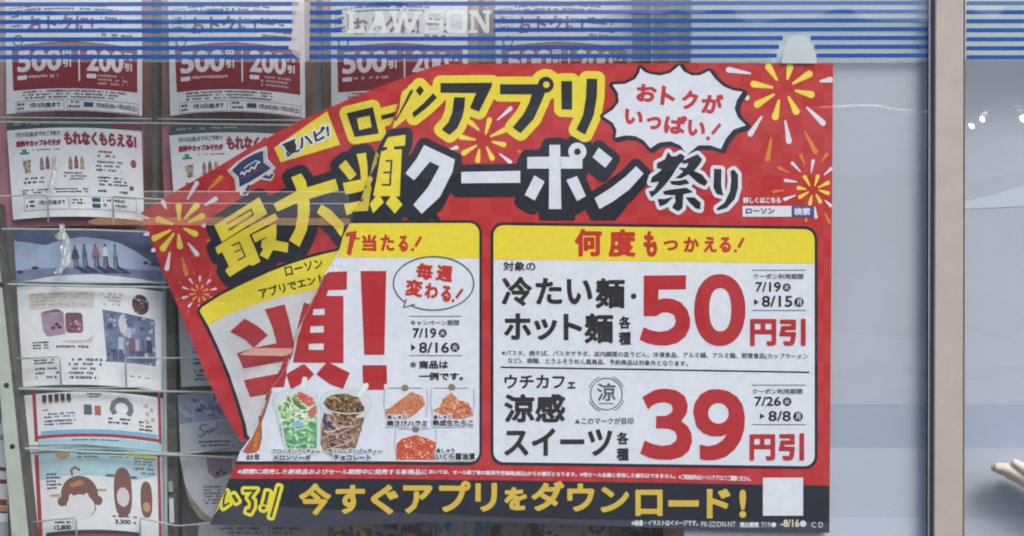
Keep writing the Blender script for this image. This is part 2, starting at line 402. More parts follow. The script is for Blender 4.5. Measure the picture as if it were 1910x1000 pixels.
# mullion
mul = thing('window_mullion', W(1770, 1000, 0), 'beige metal mullion between the two striped panes', 'window frame')
mm = mat('beige_aluminium', (156, 150, 148), rough=.45, spec=.4, var=.05, scale=25, bump=.03, bscale=300)
slab('cover_profile', [(1745.5, -260), (1798, -260), (1795.5, 1300), (1741, 1300)], -.007, .03, mm, mul, .0012)
slab('gasket', [(1739.5, -260), (1745.3, -260), (1740.8, 1300), (1735.5, 1300)], -.005, .03, mat('black_rubber', (40, 40, 48), rough=.7), mul)
slab('gasket', [(1798.2, -260), (1800.8, -260), (1798.3, 1300), (1795.7, 1300)], -.004, .03, mat('brown_seal', (96, 84, 84), rough=.7), mul)
ik = Ink(); ik.poly([(1733, -230), (1738.4, -230), (1734.5, 1300), (1730, 1300)], film('clear_edge', (196, 210, 232), .7)); emit('edge_tape', ik, const(-.0004), 0, mul)

# ------------------------------------------------------------------ white boards behind the right half
def bd(c): return mat('board_%d_%d_%d' % c, c, rough=.35, spec=.4, var=.035, scale=5, bump=.05, bscale=3)
bb = thing('white_cabinet_back', W(1520, 1000, .03), 'pale blue grey back panel of a cabinet filling the window right of the poster', 'cabinet')
for (y0, y1, c, dd) in [(-260, 117, (222, 230, 245), .0208), (117, 755, (171, 177, 194), .021), (755, 836, (157, 167, 189), .0213), (836, 967, (176, 183, 202), .021), (967, 1300, (184, 192, 212), .0205)]:  # top panel paler: reflected sky put into its colour
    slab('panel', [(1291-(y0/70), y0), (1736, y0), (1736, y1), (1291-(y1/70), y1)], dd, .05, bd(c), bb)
ew = mat('tan_wood', (186, 158, 140), rough=.6, var=.12, scale=40, grain=.18)
slab('side_board', [(1249, -260), (1290.5, -260), (1273, 1300), (1247, 1300)], .06, .32, ew, bb)
b2 = thing('white_cabinet_back', W(1850, 1000, .03), 'pale blue grey cabinet back right of the beige mullion with a slanted lighter wedge', 'cabinet')
for (y0, y1, c) in [(-260, 112, (226, 234, 248)), (112, 755, (176, 181, 200)), (755, 836, (162, 170, 196)), (836, 967, (176, 182, 200)), (967, 1300, (184, 192, 212))]:  # uppermost panel lightened likewise for the painted sky reflection
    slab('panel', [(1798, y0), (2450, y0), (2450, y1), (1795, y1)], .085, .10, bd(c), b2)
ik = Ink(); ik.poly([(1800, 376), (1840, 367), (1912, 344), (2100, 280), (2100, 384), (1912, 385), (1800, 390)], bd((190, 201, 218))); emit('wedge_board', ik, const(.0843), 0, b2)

# ------------------------------------------------------------------ the poster
FL = [(780, 134), (766, 150), (753, 170), (742, 195), (733, 225), (722, 245), (710, 265), (700, 287), (690, 330), (682, 344), (673, 374), (658, 395), (652, 418), (640, 440), (634, 463), (620, 490), (604, 513), (590, 545), (573, 580), (555, 616), (549, 640), (545, 660), (536, 680), (520, 705), (503, 728), (488, 776), (466, 818), (448, 842), (431, 887), (420, 913), (400, 955), (391, 979)]
FLy = np.array([p[1] for p in FL], float); FLx = np.array([p[0] for p in FL], float)
def fx(y): return float(np.interp(y, FLy, FLx))
XC = [384+i*8 for i in range(64)]; YC = [116+i*14 for i in range(64)]
def front0(x, y):
    s = x-fx(y); d = .0110+.0045*math.exp(-max(0, s)/14)*min(1, max(0, (y-134)/90))
    if y < 860: d += .0016*math.sin(s*.075+y*.02)*math.exp(-max(0, s)/75)*min(1, max(0, (y-120)/60))
    return d+.0010*math.exp(-((y-300)/160)**2)*math.sin((x-820)*.03+y*.01)*min(1, max(0, (880-x)/100))
FG = np.array([[front0(x, y) for x in XC] for y in YC])
def front(x, y):                              # same facets for the sheet and everything printed on it
    if x > XC[-1]: return .0110
    u = min(max((x-XC[0])/8, 0), 62.999); v = min(max((y-YC[0])/14, 0), 62.999); i = int(u); j = int(v); u -= i; v -= j
    return FG[j, i]*(1-u)*(1-v)+FG[j, i+1]*u*(1-v)+FG[j+1, i]*(1-u)*v+FG[j+1, i+1]*u*v
def flap(x, y):
    s = max(-60, fx(y)-x); u = s/380
    apex = min(1, max(0, (y-140)/90))
    return .0200-.0055*(1-apex)+.030*max(0, u)**1.25+.0016*math.sin(s*.045+y*.013)*min(1, max(0, s/60))+.085*max(0, u)*min(1.1, max(0, (y-200)/330))
XF = [255+i*14 for i in range(38)]
cutF = (XC, YC); cutL = (XF, YC)
poster = thing('coupon_poster', W(970, 980, .012), 'large red and yellow coupon poster with its left side folded loose from the glass', 'poster')
redm = mat('poster_red', RED, rough=.42, spec=.35, var=.05, scale=90, bump=.12, checker=(1/(2*.0133), 0, 0, .93), crease=.10)
botE = [(391, 979), (500, 981), (620, 981), (700, 978), (800, 974), (880, 973), (1000, 976), (1200, 984), (1400, 990), (1547, 994)]
topE = [(1554, 119), (1300, 118), (1000, 118), (840, 119), (810, 124)]
# sheet: front part, hidden back turn, loose part, one mesh
sheet = Ink(); sheet.poly(FL+botE[1:]+topE, redm)
fr = emit('sheet', sheet, front, 0, poster, cutF)
bm = bmesh.new(); bm.from_mesh(fr.data); off = poster.matrix_world.translation
G = [(x+6+30*min(1, max(0, (y-134)/120)), y) for x, y in FL]
va = [bm.verts.new(Vector(W(x, y, front(x, y)))) for x, y in FL[:28]]
vb = [bm.verts.new(Vector(W(x, y, flap(x, y)-.0004))) for x, y in G[:28]]
for i in range(27): bm.faces.new((va[i], va[i+1], vb[i+1], vb[i]))
fl = Ink(); flo = [(262, 398), (330, 355), (400, 315), (480, 267), (560, 225), (650, 185), (700, 165), (740, 150), (770, 139), (800, 131)]
fle = [(450, 824), (415, 766), (380, 690), (340, 592), (300, 497)]
fl.poly(flo+G[1:27]+fle, redm)
lf = emit('loose_sheet', fl, flap, 0, poster, cutL); bm.from_mesh(lf.data)
bpy.data.objects.remove(lf); bm.to_mesh(fr.data); bm.free()

yel = pm(YEL); wht = pm(WHITE); nvy = pm(NAVY, rough=.35); dr = pm(DRED); ink = pm(INKC); gry = pm(GREY); gold = pm(GOLD)
ora = pm(ORA); fwy = pm(FWY); yel2 = pm((226, 205, 66))
# --- firework sparks
def sparks(ox, oy, s, Y=(), Wt=(), O=(), wy=13, ww=11, wo=10):
    ik = Ink(); k = 0
    for L, m, w in ((Y, fwy, wy), (Wt, wht, ww), (O, ora, wo)):
        for a, b in L:
            p = Cv(ox, oy, s, [a, b]); ik.poly(drop(p[0], p[1], w), m, .02*(k % 5)); k += 1
    return ik
fw = sparks(1120, 110, 3.227, [((1065, 130), (1000, 30)), ((1125, 125), (1145, 30)), ((1155, 150), (1275, 80)), ((1170, 190), (1290, 220)), ((1130, 225), (1188, 335)), ((1075, 245), (1048, 370)), ((1048, 212), (925, 285)), ((1040, 172), (902, 148))],
  [((905, 88), (755, 62)), ((1320, 135), (1400, 122)), ((1240, 290), (1352, 398)), ((1112, 370), (1138, 512)), ((972, 345), (893, 465)), ((895, 225), (868, 240))], [((1028, 475), (1003, 618)), ((1228, 435), (1302, 572))])
f2 = sparks(1120, 110, 3.227, [((1262, 765), (1224, 700)), ((1290, 765), (1312, 695)), ((1310, 775), (1380, 740)), ((1315, 790), (1380, 812)), ((1297, 812), (1328, 870)), ((1272, 820), (1258, 882)), ((1255, 800), (1190, 838)), ((1240, 785), (1180, 774))],
  [((1205, 680), (1148, 620)), ((1268, 685), (1282, 604)), ((1345, 700), (1395, 655)), ((1185, 740), (1104, 730)), ((1175, 820), (1100, 848)), ((1350, 850), (1393, 890)), ((1290, 890), (1299, 962))],
  [((1230, 640), (1203, 572)), ((1330, 620), (1368, 566)), ((1135, 685), (1066, 652)), ((1105, 790), (1032, 800)), ((1350, 925), (1382, 990)), ((1240, 950), (1235, 982))], 7.5, 6.5, 6)
f3 = sparks(740, 110, 3.227, [((497, 430), (432, 372)), ((535, 455), (562, 352)), ((562, 468), (662, 422)), ((572, 498), (660, 520)), ((540, 528), (582, 612)), ((497, 542), (485, 628)), ((482, 520), (390, 575)), ((475, 487), (372, 468))],
  [((605, 368), (695, 290)), ((318, 545), (372, 530)), ((618, 570), (692, 628))], [((755, 560), (725, 555))], 10, 8, 6)
f3.f = f3.f
emit('firework', fw, front, 1.0, poster, None); emit('firework', f2, front, 1.0, poster); emit('firework', f3, front, 1.0, poster, cutF)
f4 = sparks(250, 370, 3.98, [((335, 162), (330, 36)), ((375, 152), (480, 36)), ((403, 178), (528, 122)), ((292, 192), (158, 150)), ((368, 222), (475, 275)), ((330, 265), (343, 378)), ((298, 258), (200, 392)), ((275, 235), (130, 308))],
  [((240, 78), (208, 15)), ((112, 150), (5, 118)), ((525, 52), (620, -5)), ((400, 330), (478, 428)), ((266, 400), (240, 540)), ((70, 272), (115, 258)), ((128, 395), (158, 375)), ((502, 205), (550, 200))],
  [((358, 440), (392, 578)), ((540, 308), (585, 335)), ((628, 105), (725, 68))], 12, 9, 9)
f4.poly(drop((387, 356), (415, 328), 9), ora); f4.poly(drop((349, 373), (369, 338), 9), wht, .1)
emit('firework', f4, flap, 1.0, poster, cutL)
f5 = Ink(); cx, cy = 371.9, 547
for k in range(9):
    a = math.radians(40*k+12); f5.poly(drop((cx+7*math.cos(a), cy+7*math.sin(a)), (cx+19*math.cos(a), cy+17*math.sin(a)), 4.5), pm((228, 160, 74)))
for k in range(10):
    a = math.radians(36*k+20); f5.poly(drop((cx+21*math.cos(a), cy+21*math.sin(a)), (cx+34*math.cos(a), cy+33*math.sin(a)), 4.6), wht, .04)
for k in (3, 4, 5, 6, 7, 8, 0):
    a = math.radians(45*k-15); f5.poly(drop((cx+36*math.cos(a), cy+34*math.sin(a)), (cx+46*math.cos(a), cy+44*math.sin(a)), 4.5), pm((200, 92, 50)), .08)
emit('firework', f5, flap, 1.0, poster, cutL)

# --- bottom band
ik = Ink(); ik.poly([(428, 893), (700, 893), (1000, 897), (1300, 902), (1547, 906)]+botE[::-1]+[(410, 935)], nvy); emit('bottom_band', ik, front, 1, poster, cutF)
ik = Ink(); ik.poly([(404, 944), (480, 942), (600, 950), (780, 957), (900, 964), (1100, 969), (1547, 975)]+botE[::-1], pm((58, 58, 74), rough=.5)); emit('scuffed_edge', ik, front, 1.6, poster, cutF)
ik = Ink()
for ch, b in [('今', (557.5, 901.6, 617.5, 961)), ('す', (626, 904.4, 681, 959)), ('ぐ', (691.8, 904, 743, 960)), ('ア', (751.8, 905, 807, 958)), ('プ', (819, 897, 878, 955.5)), ('リ', (886.4, 901, 927.3, 954.5)), ('を', (940.5, 908.8, 983, 952)), ('ダ', (991, 897.4, 1052.7, 953.5)), ('ウ', (1058, 902, 1109, 954.5)), ('ン', (1120, 908, 1173.7, 956)), ('ロ', (1185, 913.4, 1236, 962.5)), ('ー', (1246.7, 933, 1303.6, 945.4)), ('ド', (1318, 911.6, 1362.4, 967)), ('!', (1379, 913.4, 1392, 966))]:
    ik.tris(text(ch, b, 2.3, .9), gold)
emit('slogan_lettering', ik, front, 2.6, poster, None)
ik = Ink(); ik.tris(text('おいては、セール終了後の販売予定価格(税込)からの値引となります。※他セール企画と併用した値引はできません。', [(800, 875.5), (1260, 884), (1260, 894), (800, 885.5)], .35, .5), wht)
ik.tris(text('※ご利用条件はローソンアプリにてご確認ください。', [(1266, 884.5), (1400, 888), (1400, 898), (1266, 894.5)], .35, .5), wht)
emit('fine_print', ik, front, 2.6, poster)
ik = Ink(); ik.tris(text('※期間に発売した新商品およびセール期間中に発売する新商品に', [(446, 874.5), (797, 875.5), (797, 885.5), (441, 884.5)], .35, .5), wht)
emit('fine_print', ik, front, 2.6, poster, cutF)
ik = Ink(); ik.rect(1423, 891, 1498, 962, wht); emit('blank_label', ik, front, 2.7, poster)
ik = Ink(); ik.tris(text('※画像・イラストはイメージです。', (1178, 970, 1302, 981), .3, .5), wht); ik.tris(text('PR-SZ/DN-NT', (1308, 973, 1372, 983)), wht); ik.tris(text('掲出期間', (1380, 974, 1415, 984), .3, .5), wht)
ik.tris(text('7/19', (1420, 974, 1437, 984)), wht); ik.ell(1443, 979, 4.5, 4.5, wht); ik.tris(text('-8/16', (1456, 969, 1491, 983), .4, .5), pm((225, 222, 190))); ik.ell(1498, 977, 6, 6, wht); ik.tris(text('C', (1514, 974, 1522, 984)), wht); ik.tris(text('D', (1527, 974, 1535, 984)), wht)
emit('fine_print', ik, front, 2.6, poster)

# --- panels
def panel(x0, y0, x1, y1, hy, corners, sf, cut, name, tl=0, slope=0):
    p = Ink(); t = lambda q: [(x, y+(x-x0)*slope) for x, y in q]
    p.poly(t(rrect(x0-5.5, y0-5.5, x1+5.5, y1+5.5, 24, corners)), nvy)
    o = emit(name, p, sf, 1.5, poster, cut)
    w = Ink(); w.poly(t(rrect(x0, y0, x1, y1, 19, corners)), wht); emit('panel_face', w, sf, 2.4, o, cut)
    h = Ink(); top = [q for q in rrect(x0, y0, x1, y1, 19, corners) if q[1] < (y0+y1)/2]; h.poly(t(top+[(x1, hy), (x0, hy)]), yel)
    emit('panel_header', h, sf, 3.3, o, cut); return o
pr = panel(920.5, 420, 1519.5, 862, 484, '1111', front, None, 'coupon_panel', slope=.013)
# left panel clipped by the fold
p = Ink(); FLp = [q for q in FL if 410 < q[1] < 866]
cor = rrect(700, 411, 899, 868, 24, '0110'); cor = [q for q in cor if q[0] > 701]
p.poly([(655, 411)]+cor+[(700, 866), (437, 866)]+FLp[::-1], nvy); pl = emit('coupon_panel', p, front, 1.5, poster, cutF)
cor = [q for q in rrect(700, 416, 894, 862, 19, '0110') if q[0] > 701]; FLp = [q for q in FL if 417 < q[1] < 860]
p = Ink(); p.poly([(654, 416.5)]+cor+[(700, 860.5), (441, 860.5)]+FLp[::-1], wht); emit('panel_face', p, front, 2.4, pl, cutF)
p = Ink(); p.poly([(654, 416.5)]+[q for q in cor if q[1] < 470]+[(894, 482), (760, 481), (629, 480)]+[q for q in FL if 417 < q[1] < 478][::-1], yel); emit('panel_header', p, front, 3.3, pl, cutF)

def letters(L, m, bold, sf, layer, parent, name='lettering', cut=None, cell=None):
    ik = Ink()
    for ch, b in L: ik.tris(text(ch, b, bold, cell), m)
    return emit(name, ik, sf, layer, parent, cut)
hd = pm((188, 48, 34))
letters([('何', (1072, 426.4, 1123, 478.6)), ('度', (1135, 427.6, 1185.4, 479.5)), ('も', (1200.4, 431, 1226, 479.5))], hd, 2.4, front, 4.2, pr, 'header_lettering', cell=.9)
letters([('つ', (1237.4, 448, 1265, 467.5)), ('か', (1275, 442, 1304, 470.5)), ('え', (1312.4, 441.4, 1337, 470.5)), ('る', (1341.5, 442, 1363.5, 471.4))], hd, 1.4, front, 4.2, pr, 'header_lettering', cell=.8)
ik = Ink(); ik.stroke([(1387, 444), (1377.5, 462)], 5.5, hd); ik.ell(1372, 468, 3, 3, hd); emit('header_lettering', ik, front, 4.2, pr)
letters([('対象の', (938.5, 488, 999, 505.6))], ink, .5, front, 4.2, pr, cell=.6)
letters([('冷', (936, 516, 992.5, 571)), ('た', (999, 518.5, 1048.6, 568)), ('い', (1057, 520.6, 1105, 568)), ('麺', (1110.4, 519, 1165.6, 575.5)), ('ホ', (940, 584.5, 991, 634)), ('ッ', (996, 595, 1039, 634.6)), ('ト', (1051, 585.4, 1086, 634.6)), ('麺', (1090, 584.5, 1144, 640.6))], ink, 1.9, front, 4.2, pr, 'offer_lettering', cell=.8)
letters([('各', (1154.5, 589.6, 1176.4, 613.6)), ('種', (1154, 619, 1177, 643.6)), ('各', (1150.5, 805.6, 1172.6, 829.6)), ('種', (1150, 835.5, 1173, 859.6))], ink, .9, front, 4.2, pr, cell=.6)
ik = Ink(); ik.ell(1182, 552.4, 5.2, 5.2, ink); emit('middle_dot', ik, front, 4.2, pr); ik = Ink(); ik.stroke([(934, 685), (1220, 689.5), (1510, 694.5)], 2.6, nvy); emit('divider_line', ik, front, 4.2, pr)
for y in (504, 579, 718.4, 792): ik = Ink(); ik.stroke([(1402.5, y), (1503, y)], 1.3, gry); emit('rule_line', ik, front, 4.2, pr)
letters([('※パスタ、焼そば、パスタサラダ、店内調理の皿うどん、冷凍食品、アルミ鍋、アルミ麺、即席食品(カップラーメン', [(936, 653), (1507, 659.5), (1507, 672), (936, 665)]), ('など)、袋麺、とうふそうめん風商品、予約商品は対象外となります。', [(947, 667), (1283, 673), (1283, 685), (947, 679)])], gry, .22, front, 4.2, pr, 'fine_print', cell=.45)
letters([('ウチカフ', (941, 699, 1053.5, 725)), ('ェ', (1058.7, 712.6, 1073.4, 725))], ink, .8, front, 4.2, pr, cell=.6)
letters([('涼感', (940.5, 735, 1054.5, 788)), ('スイーツ', (940.5, 798.7, 1142, 850.6))], ink, 1.9, front, 4.2, pr, 'offer_lettering', cell=.8)
ik = Ink(); ik.tris(text('涼', (1113.8, 714.7, 1148.4, 748), .7, .6), gry); ik.ring(1131, 735, 29.5, 1.8, gry)
for a in (20, 110, 200, 290): ik.ring(1131, 735, 34, 1.5, gry, .1, a, a+48)
for k in range(9): ik.rect(1117.5+k*3, 751.5, 1119.6+k*3, 754, gry)
ik.poly([(1072, 790), (1077, 781), (1082, 790)], gry); ik.tris(text('このマークが目印', (1085, 779, 1181.6, 792), .3, .5), gry); emit('cool_mark', ik, front, 4.2, pr)
def dates(L, par, sf=front):
    ik = Ink()
    for t, b, bo in L: ik.tris(text(t, b, bo, .5), ink if bo > .3 else gry)
    return ik
ik = dates([('クーポン利用期間', (1404.6, 510.4, 1498.5, 521), .25), ('7/19', (1409, 526, 1456.5, 544.5), .6), ('8/15', (1421, 551.6, 1478, 572.6), .6), ('クーポン利用期間', (1403, 725, 1496.6, 735.5), .25), ('7/26', (1407.3, 739.8, 1456.7, 757.5), .6), ('8/8', (1433.2, 766.5, 1475.2, 786), .6)], pr)
for x, y, r in ((1467.6, 536, 7.4), (1490.4, 563.6, 8.8), (1468.2, 749.3, 8), (1488.6, 777, 9)): ik.ell(x, y, r, r, ink)
ik.poly([(1406.7, 557.6), (1415.5, 563.6), (1406.7, 569.6)], ink); ik.poly([(1417.4, 771), (1427, 776.5), (1417.4, 782)], ink); emit('date_lettering', ik, front, 4.2, pr)
letters([('火', (1463, 531, 1472.3, 540.5)), ('月', (1486, 557.6, 1495, 569.5)), ('火', (1463.4, 744, 1473, 754)), ('月', (1484, 771, 1493, 783))], wht, .25, front, 5.2, pr, 'date_lettering', cell=.5)
c1 = lambda p: Cv(1190, 400, 3.332, p); c2 = lambda p: Cv(1190, 680, 4.762, p)
ik = Ink(); ik.poly(c1([(36, 380), (300, 378), (297, 465), (128, 467), (126, 530), (165, 521), (215, 525), (265, 545), (305, 590), (325, 650), (322, 705), (295, 760), (245, 798), (180, 815), (110, 812), (50, 797), (10, 778), (35, 700), (75, 718), (130, 730), (185, 722), (225, 695), (236, 660), (225, 625), (190, 608), (150, 610), (112, 632), (36, 632)]), dr)
ik.poly(ell(1342.7, 578.3, 47.7, 67.2, 44, 2.15), dr, 0, [ell(1343.6, 577.7, 20.6, 40.5, 36, 2.3)]); emit('price_number', ik, front, 4.2, pr)
ik = Ink(); ik.poly(c2([(40, 290), (130, 235), (185, 218), (240, 213), (340, 228), (415, 280), (443, 360), (435, 430), (385, 505), (440, 545), (475, 610), (480, 690), (450, 770), (390, 820), (290, 847), (180, 845), (90, 825), (20, 790), (60, 675), (130, 705), (210, 722), (290, 712), (335, 680), (348, 640), (330, 595), (280, 572), (220, 568), (160, 568), (162, 458), (250, 455), (300, 425), (310, 385), (290, 350), (240, 335), (180, 340), (130, 360), (90, 400)]), dr)
ik.poly(c2([(490, 420), (505, 340), (555, 265), (630, 225), (715, 218), (800, 235), (880, 285), (930, 360), (950, 460), (945, 570), (915, 670), (860, 755), (780, 820), (690, 848), (600, 852), (550, 840), (548, 710), (620, 725), (690, 712), (750, 675), (790, 620), (740, 638), (660, 638), (580, 610), (520, 550)]), dr, 0, [ell(1190+715/4.762, 680+433/4.762, 19.3, 19.3, 28)]); emit('price_number', ik, front, 4.2, pr)
letters([('円', (1399, 595, 1448, 645.5)), ('引', (1453.5, 594.5, 1503, 645.5)), ('円', (1398, 810, 1446, 859.5)), ('引', (1452.5, 808, 1500, 859.5))], dr, 2.4, front, 4.2, pr, 'yen_off_lettering', cell=.9)
# left panel print
c3 = lambda p: Cv(620, 380, 2.94, p)
ik = Ink(); ik.poly(c3([(70, 180), (75, 158), (135, 148), (128, 185), (118, 215), (102, 285), (78, 278), (92, 200), (95, 178)]), hd); ik.stroke(c3([(115, 188), (150, 192)]), 3.5, hd)
for ch, b in [('当', (675, 437.8, 702.3, 469)), ('た', (710, 437.8, 735.6, 468.4)), ('る', (743, 439.5, 761, 470))]: ik.tris(text(ch, b, 1.4, .7), hd)
ik.stroke(c3([(487, 180), (455, 235)]), 5.5, hd); ik.ell(*c3([(440, 252)])[0], 3, 3, hd); emit('header_lettering', ik, front, 4.2, pl, cutF)
bub = pm((96, 92, 118)); ik = Ink(); ik.ring(808.8, 528.6, 75, 2.6, bub, 0, 0, 360, 50); ik.poly([(757, 557), (751, 574.5), (775, 569)], bub, .2); ik.poly([(760, 557), (754.5, 572), (777, 565)], wht, .4); emit('speech_bubble', ik, front, 4.2, pl, cutF)
ik = Ink()
for ch, b in [('毎', [(778, 489), (809, 493), (806, 523), (775, 519)]), ('週', [(816, 493), (846, 497), (843, 527), (812, 523)]), ('変', [(758, 519.5), (790, 523), (787, 555), (755, 551)]), ('わ', [(794, 527), (818, 530), (816, 559), (791, 555)]), ('る', [(824, 531), (843, 535), (840, 565), (822, 561)])]: ik.tris(text(ch, b, 1.4, .7), hd)
ik.stroke([(863, 539), (851, 556)], 5, hd); ik.ell(845, 561, 2.8, 2.8, hd); emit('bubble_lettering', ik, front, 4.4, pl, cutF)
ik = dates([('キャンペーン期間', (765.6, 597, 856.4, 607.5), .25), ('7/19', (769.7, 612, 814, 630.5), .6), ('8/16', (781.6, 638.5, 837.7, 658.5), .6), ('※', (764.6, 675, 776.5, 686), .2), ('商品は', (781.6, 672.5, 836, 688), .7), ('一例です。', (781.6, 694.6, 864, 709.5), .7)], pl)
for y in (590, 663.3): ik.stroke([(763, y), (861.5, y)], 1.3, gry)
ik.ell(825.8, 621.5, 7.6, 7.6, ink); ik.ell(848.6, 647.7, 8.6, 8.6, ink); ik.poly([(767, 642), (775.6, 648.4), (767, 654.8)], ink); emit('date_lettering', ik, front, 4.2, pl, cutF)
letters([('火', (821, 617, 830.5, 626)), ('火', (843.6, 642.5, 853.6, 653))], wht, .25, front, 5.2, pl, 'date_lettering', cell=.5)
# big red half-price word on the front part
c4 = lambda p: Cv(540, 490, 4, p); c5 = lambda p: Cv(420, 560, 5, p)
ik = Ink(); ik.poly(c4([(262, 95), (285, 75), (310, 68), (430, 65), (427, 201), (290, 205), (275, 248), (403, 248), (403, 748), (25, 745), (60, 560), (122, 375), (160, 300), (208, 208), (235, 150)]), dr, 0, [c4([(180, 345), (262, 342), (262, 390), (172, 392)]), c4([(158, 473), (256, 470), (256, 520), (154, 523)]), c4([(144, 604), (256, 602), (255, 651), (142, 650)])])
ik.poly(c5([(570, 690), (720, 600), (745, 600), (830, 690), (780, 740), (615, 830), (600, 790)]), dr, .1); ik.poly(c4([(272, 748), (300, 748), (450, 822), (400, 942), (300, 905), (200, 832)]), dr, .2)
ik.poly(c4([(530, 62), (722, 62), (708, 687), (558, 687)]), dr); ik.poly(c4([(545, 765), (725, 765), (728, 905), (705, 905), (705, 948), (550, 948)]), dr)
ik.poly(c5([(612, 480), (592, 520), (578, 620), (570, 700), (550, 808), (420, 815), (430, 795), (520, 635), (556, 520), (596, 500)]), pm((168, 44, 50)), .3)
emit('half_price_lettering', ik, front, 4.2, pl, cutF)
# bits of print squeezed on the turned edge
ik = Ink(); ik.poly([(487, 770), (489, 815), (484, 838), (476, 844), (462, 846), (452, 842), (470, 816), (482, 790)], pm((170, 92, 58), var=.4, scale=160)); ik.poly([(484, 785), (486, 812), (480, 835), (470, 838), (476, 812)], pm((190, 110, 52), var=.4, scale=200), .3)
ik.poly([(503, 728), (507, 730), (494, 772), (487, 790), (484, 786)], pm((150, 74, 62)), .1)
ik.tris(text('年', (474, 846, 485, 859), .3, .5), ink, .5); ik.tris(text('はき', (460, 848, 472, 858), .3, .5), ink, .5)
emit('folded_food_print', ik, front, 4.2, pl, cutF)
# --- food pictures
rnd = random.Random(5)
def inside(p, q):
    x, y = q; c = False; j = len(p)-1
    for i in range(len(p)):
        if (p[i][1] > y) != (p[j][1] > y) and x < (p[j][0]-p[i][0])*(y-p[i][1])/(p[j][1]-p[i][1])+p[i][0]: c = not c
        j = i
    return c
def mottle(ik, reg, cols, n, s, z0=0, st=1.0):
    xs = [p[0] for p in reg]; ys = [p[1] for p in reg]; k = 0; t = 0
    while k < n and t < n*20:
        t += 1; x = rnd.uniform(min(xs), max(xs)); y = rnd.uniform(min(ys), max(ys))
        if not inside(reg, (x, y)): continue
        r = s*rnd.uniform(.5, 1.3); a0 = rnd.uniform(0, 6.28); nn = rnd.choice((5, 6, 7)); P = []
        for i in range(nn):
            a = 2*math.pi*i/nn; rr = r*rnd.uniform(.7, 1.15); vx, vy = rr*math.cos(a)*st, rr*math.sin(a)
            q = (x+vx*math.cos(a0*.3)-vy*math.sin(a0*.3), y+vx*math.sin(a0*.3)+vy*math.cos(a0*.3)); P.append(q if inside(reg, q) else ((x+q[0])/2, (y+q[1])/2))
        ik.f.append((P, pm(rnd.choice(cols)), z0+.004*k)); k += 1
c6 = lambda p: Cv(490, 690, 4.66, p)
def cup(lid, body, fill, spoon):
    ik = Ink(); g1 = pm((206, 212, 224)); g2 = pm((168, 174, 186))
    ik.poly(c6(lid), g1, 0); ik.poly(c6(body), g1, .2); ik.poly(c6(spoon), pm((224, 228, 236)), .3); ik.stroke(c6(body+body[:1]), 1.0, pm((184, 189, 200)), .45); ik.stroke(c6(lid+lid[:1]), 1.0, pm((184, 189, 200)), .4); ik.stroke(c6(spoon+spoon[:1]), .8, pm((190, 195, 206)), .4); return ik, g2
ik, g2 = cup([(100, 330), (85, 270), (130, 200), (240, 165), (380, 165), (470, 205), (478, 360), (120, 365)], [(115, 360), (475, 350), (470, 690), (195, 690), (150, 520)], None, [(345, 70), (360, 58), (388, 68), (380, 190), (325, 180)])
reg = c6([(150, 470), (180, 420), (470, 400), (468, 680), (230, 690), (190, 640), (165, 560)]); ik.poly(reg, pm((84, 160, 116)), .5); mottle(ik, reg, [(84, 152, 112), (132, 186, 140), (92, 164, 126), (206, 226, 206), (160, 198, 120), (66, 124, 88)], 190, 2.7, .6, 1.5)
reg = c6([(130, 340), (150, 270), (250, 215), (300, 225), (380, 330), (460, 330), (465, 420), (380, 470), (170, 440), (140, 380)]); ik.poly(reg, pm((206, 222, 196)), 1.0); mottle(ik, reg, [(120, 170, 92), (226, 232, 220), (160, 200, 130), (92, 150, 84)], 80, 3.2, 1.1, 2.2)
ik.poly(c6([(255, 240), (290, 260), (370, 330), (400, 370), (330, 350), (270, 300)]), pm((80, 132, 70)), 1.6)
ik.poly(c6([(285, 240), (310, 190), (350, 200), (430, 240), (460, 290), (400, 320), (340, 270)]), pm((204, 92, 88)), 1.7); ik.poly(c6([(390, 360), (465, 290), (470, 380), (430, 420), (395, 400)]), pm((190, 110, 96)), 1.75)
mottle(ik, c6([(285, 240), (310, 190), (430, 240), (460, 290), (400, 320)]), [(214, 110, 104), (180, 60, 66), (232, 190, 182)], 16, 2.5, 1.8)
for k, (pts, c) in enumerate([([(150, 420), (200, 440), (260, 410), (330, 440), (400, 430), (460, 450)], (222, 232, 222)), ([(180, 500), (250, 480), (300, 520), (380, 500), (440, 530)], (206, 224, 204)), ([(200, 580), (260, 560), (330, 590), (400, 570), (455, 590)], (170, 206, 150)), ([(210, 640), (290, 660), (360, 640), (450, 655)], (190, 220, 190)), ([(150, 300), (200, 270), (250, 300), (230, 350)], (228, 234, 222)), ([(240, 230), (262, 300), (330, 350), (400, 350)], (232, 236, 230))]): ik.stroke(c6(pts), 2.2, pm(c), 1.62+.1*k)
ik.stroke(c6([(160, 420), (176, 560), (205, 680)]), 2.6, pm((216, 228, 224)), 2.25)
ik.stroke(c6([(125, 362), (240, 372), (330, 365), (420, 330), (470, 290)]), 1.8, pm((222, 228, 222)), 2.2); ik.ell(*c6([(305, 470)])[0], 9, 6.5, pm((136, 184, 210)), 2.3)
emit('melon_soda_picture', ik, front, 4.6, pl, cutF)
ik, g2 = cup([(495, 320), (500, 250), (560, 190), (690, 165), (820, 175), (930, 240), (950, 310), (930, 360), (720, 375), (520, 330)], [(505, 330), (920, 360), (885, 420), (810, 680), (610, 750), (530, 720), (505, 640)], None, [(880, 118), (915, 115), (920, 150), (850, 240), (815, 220)])
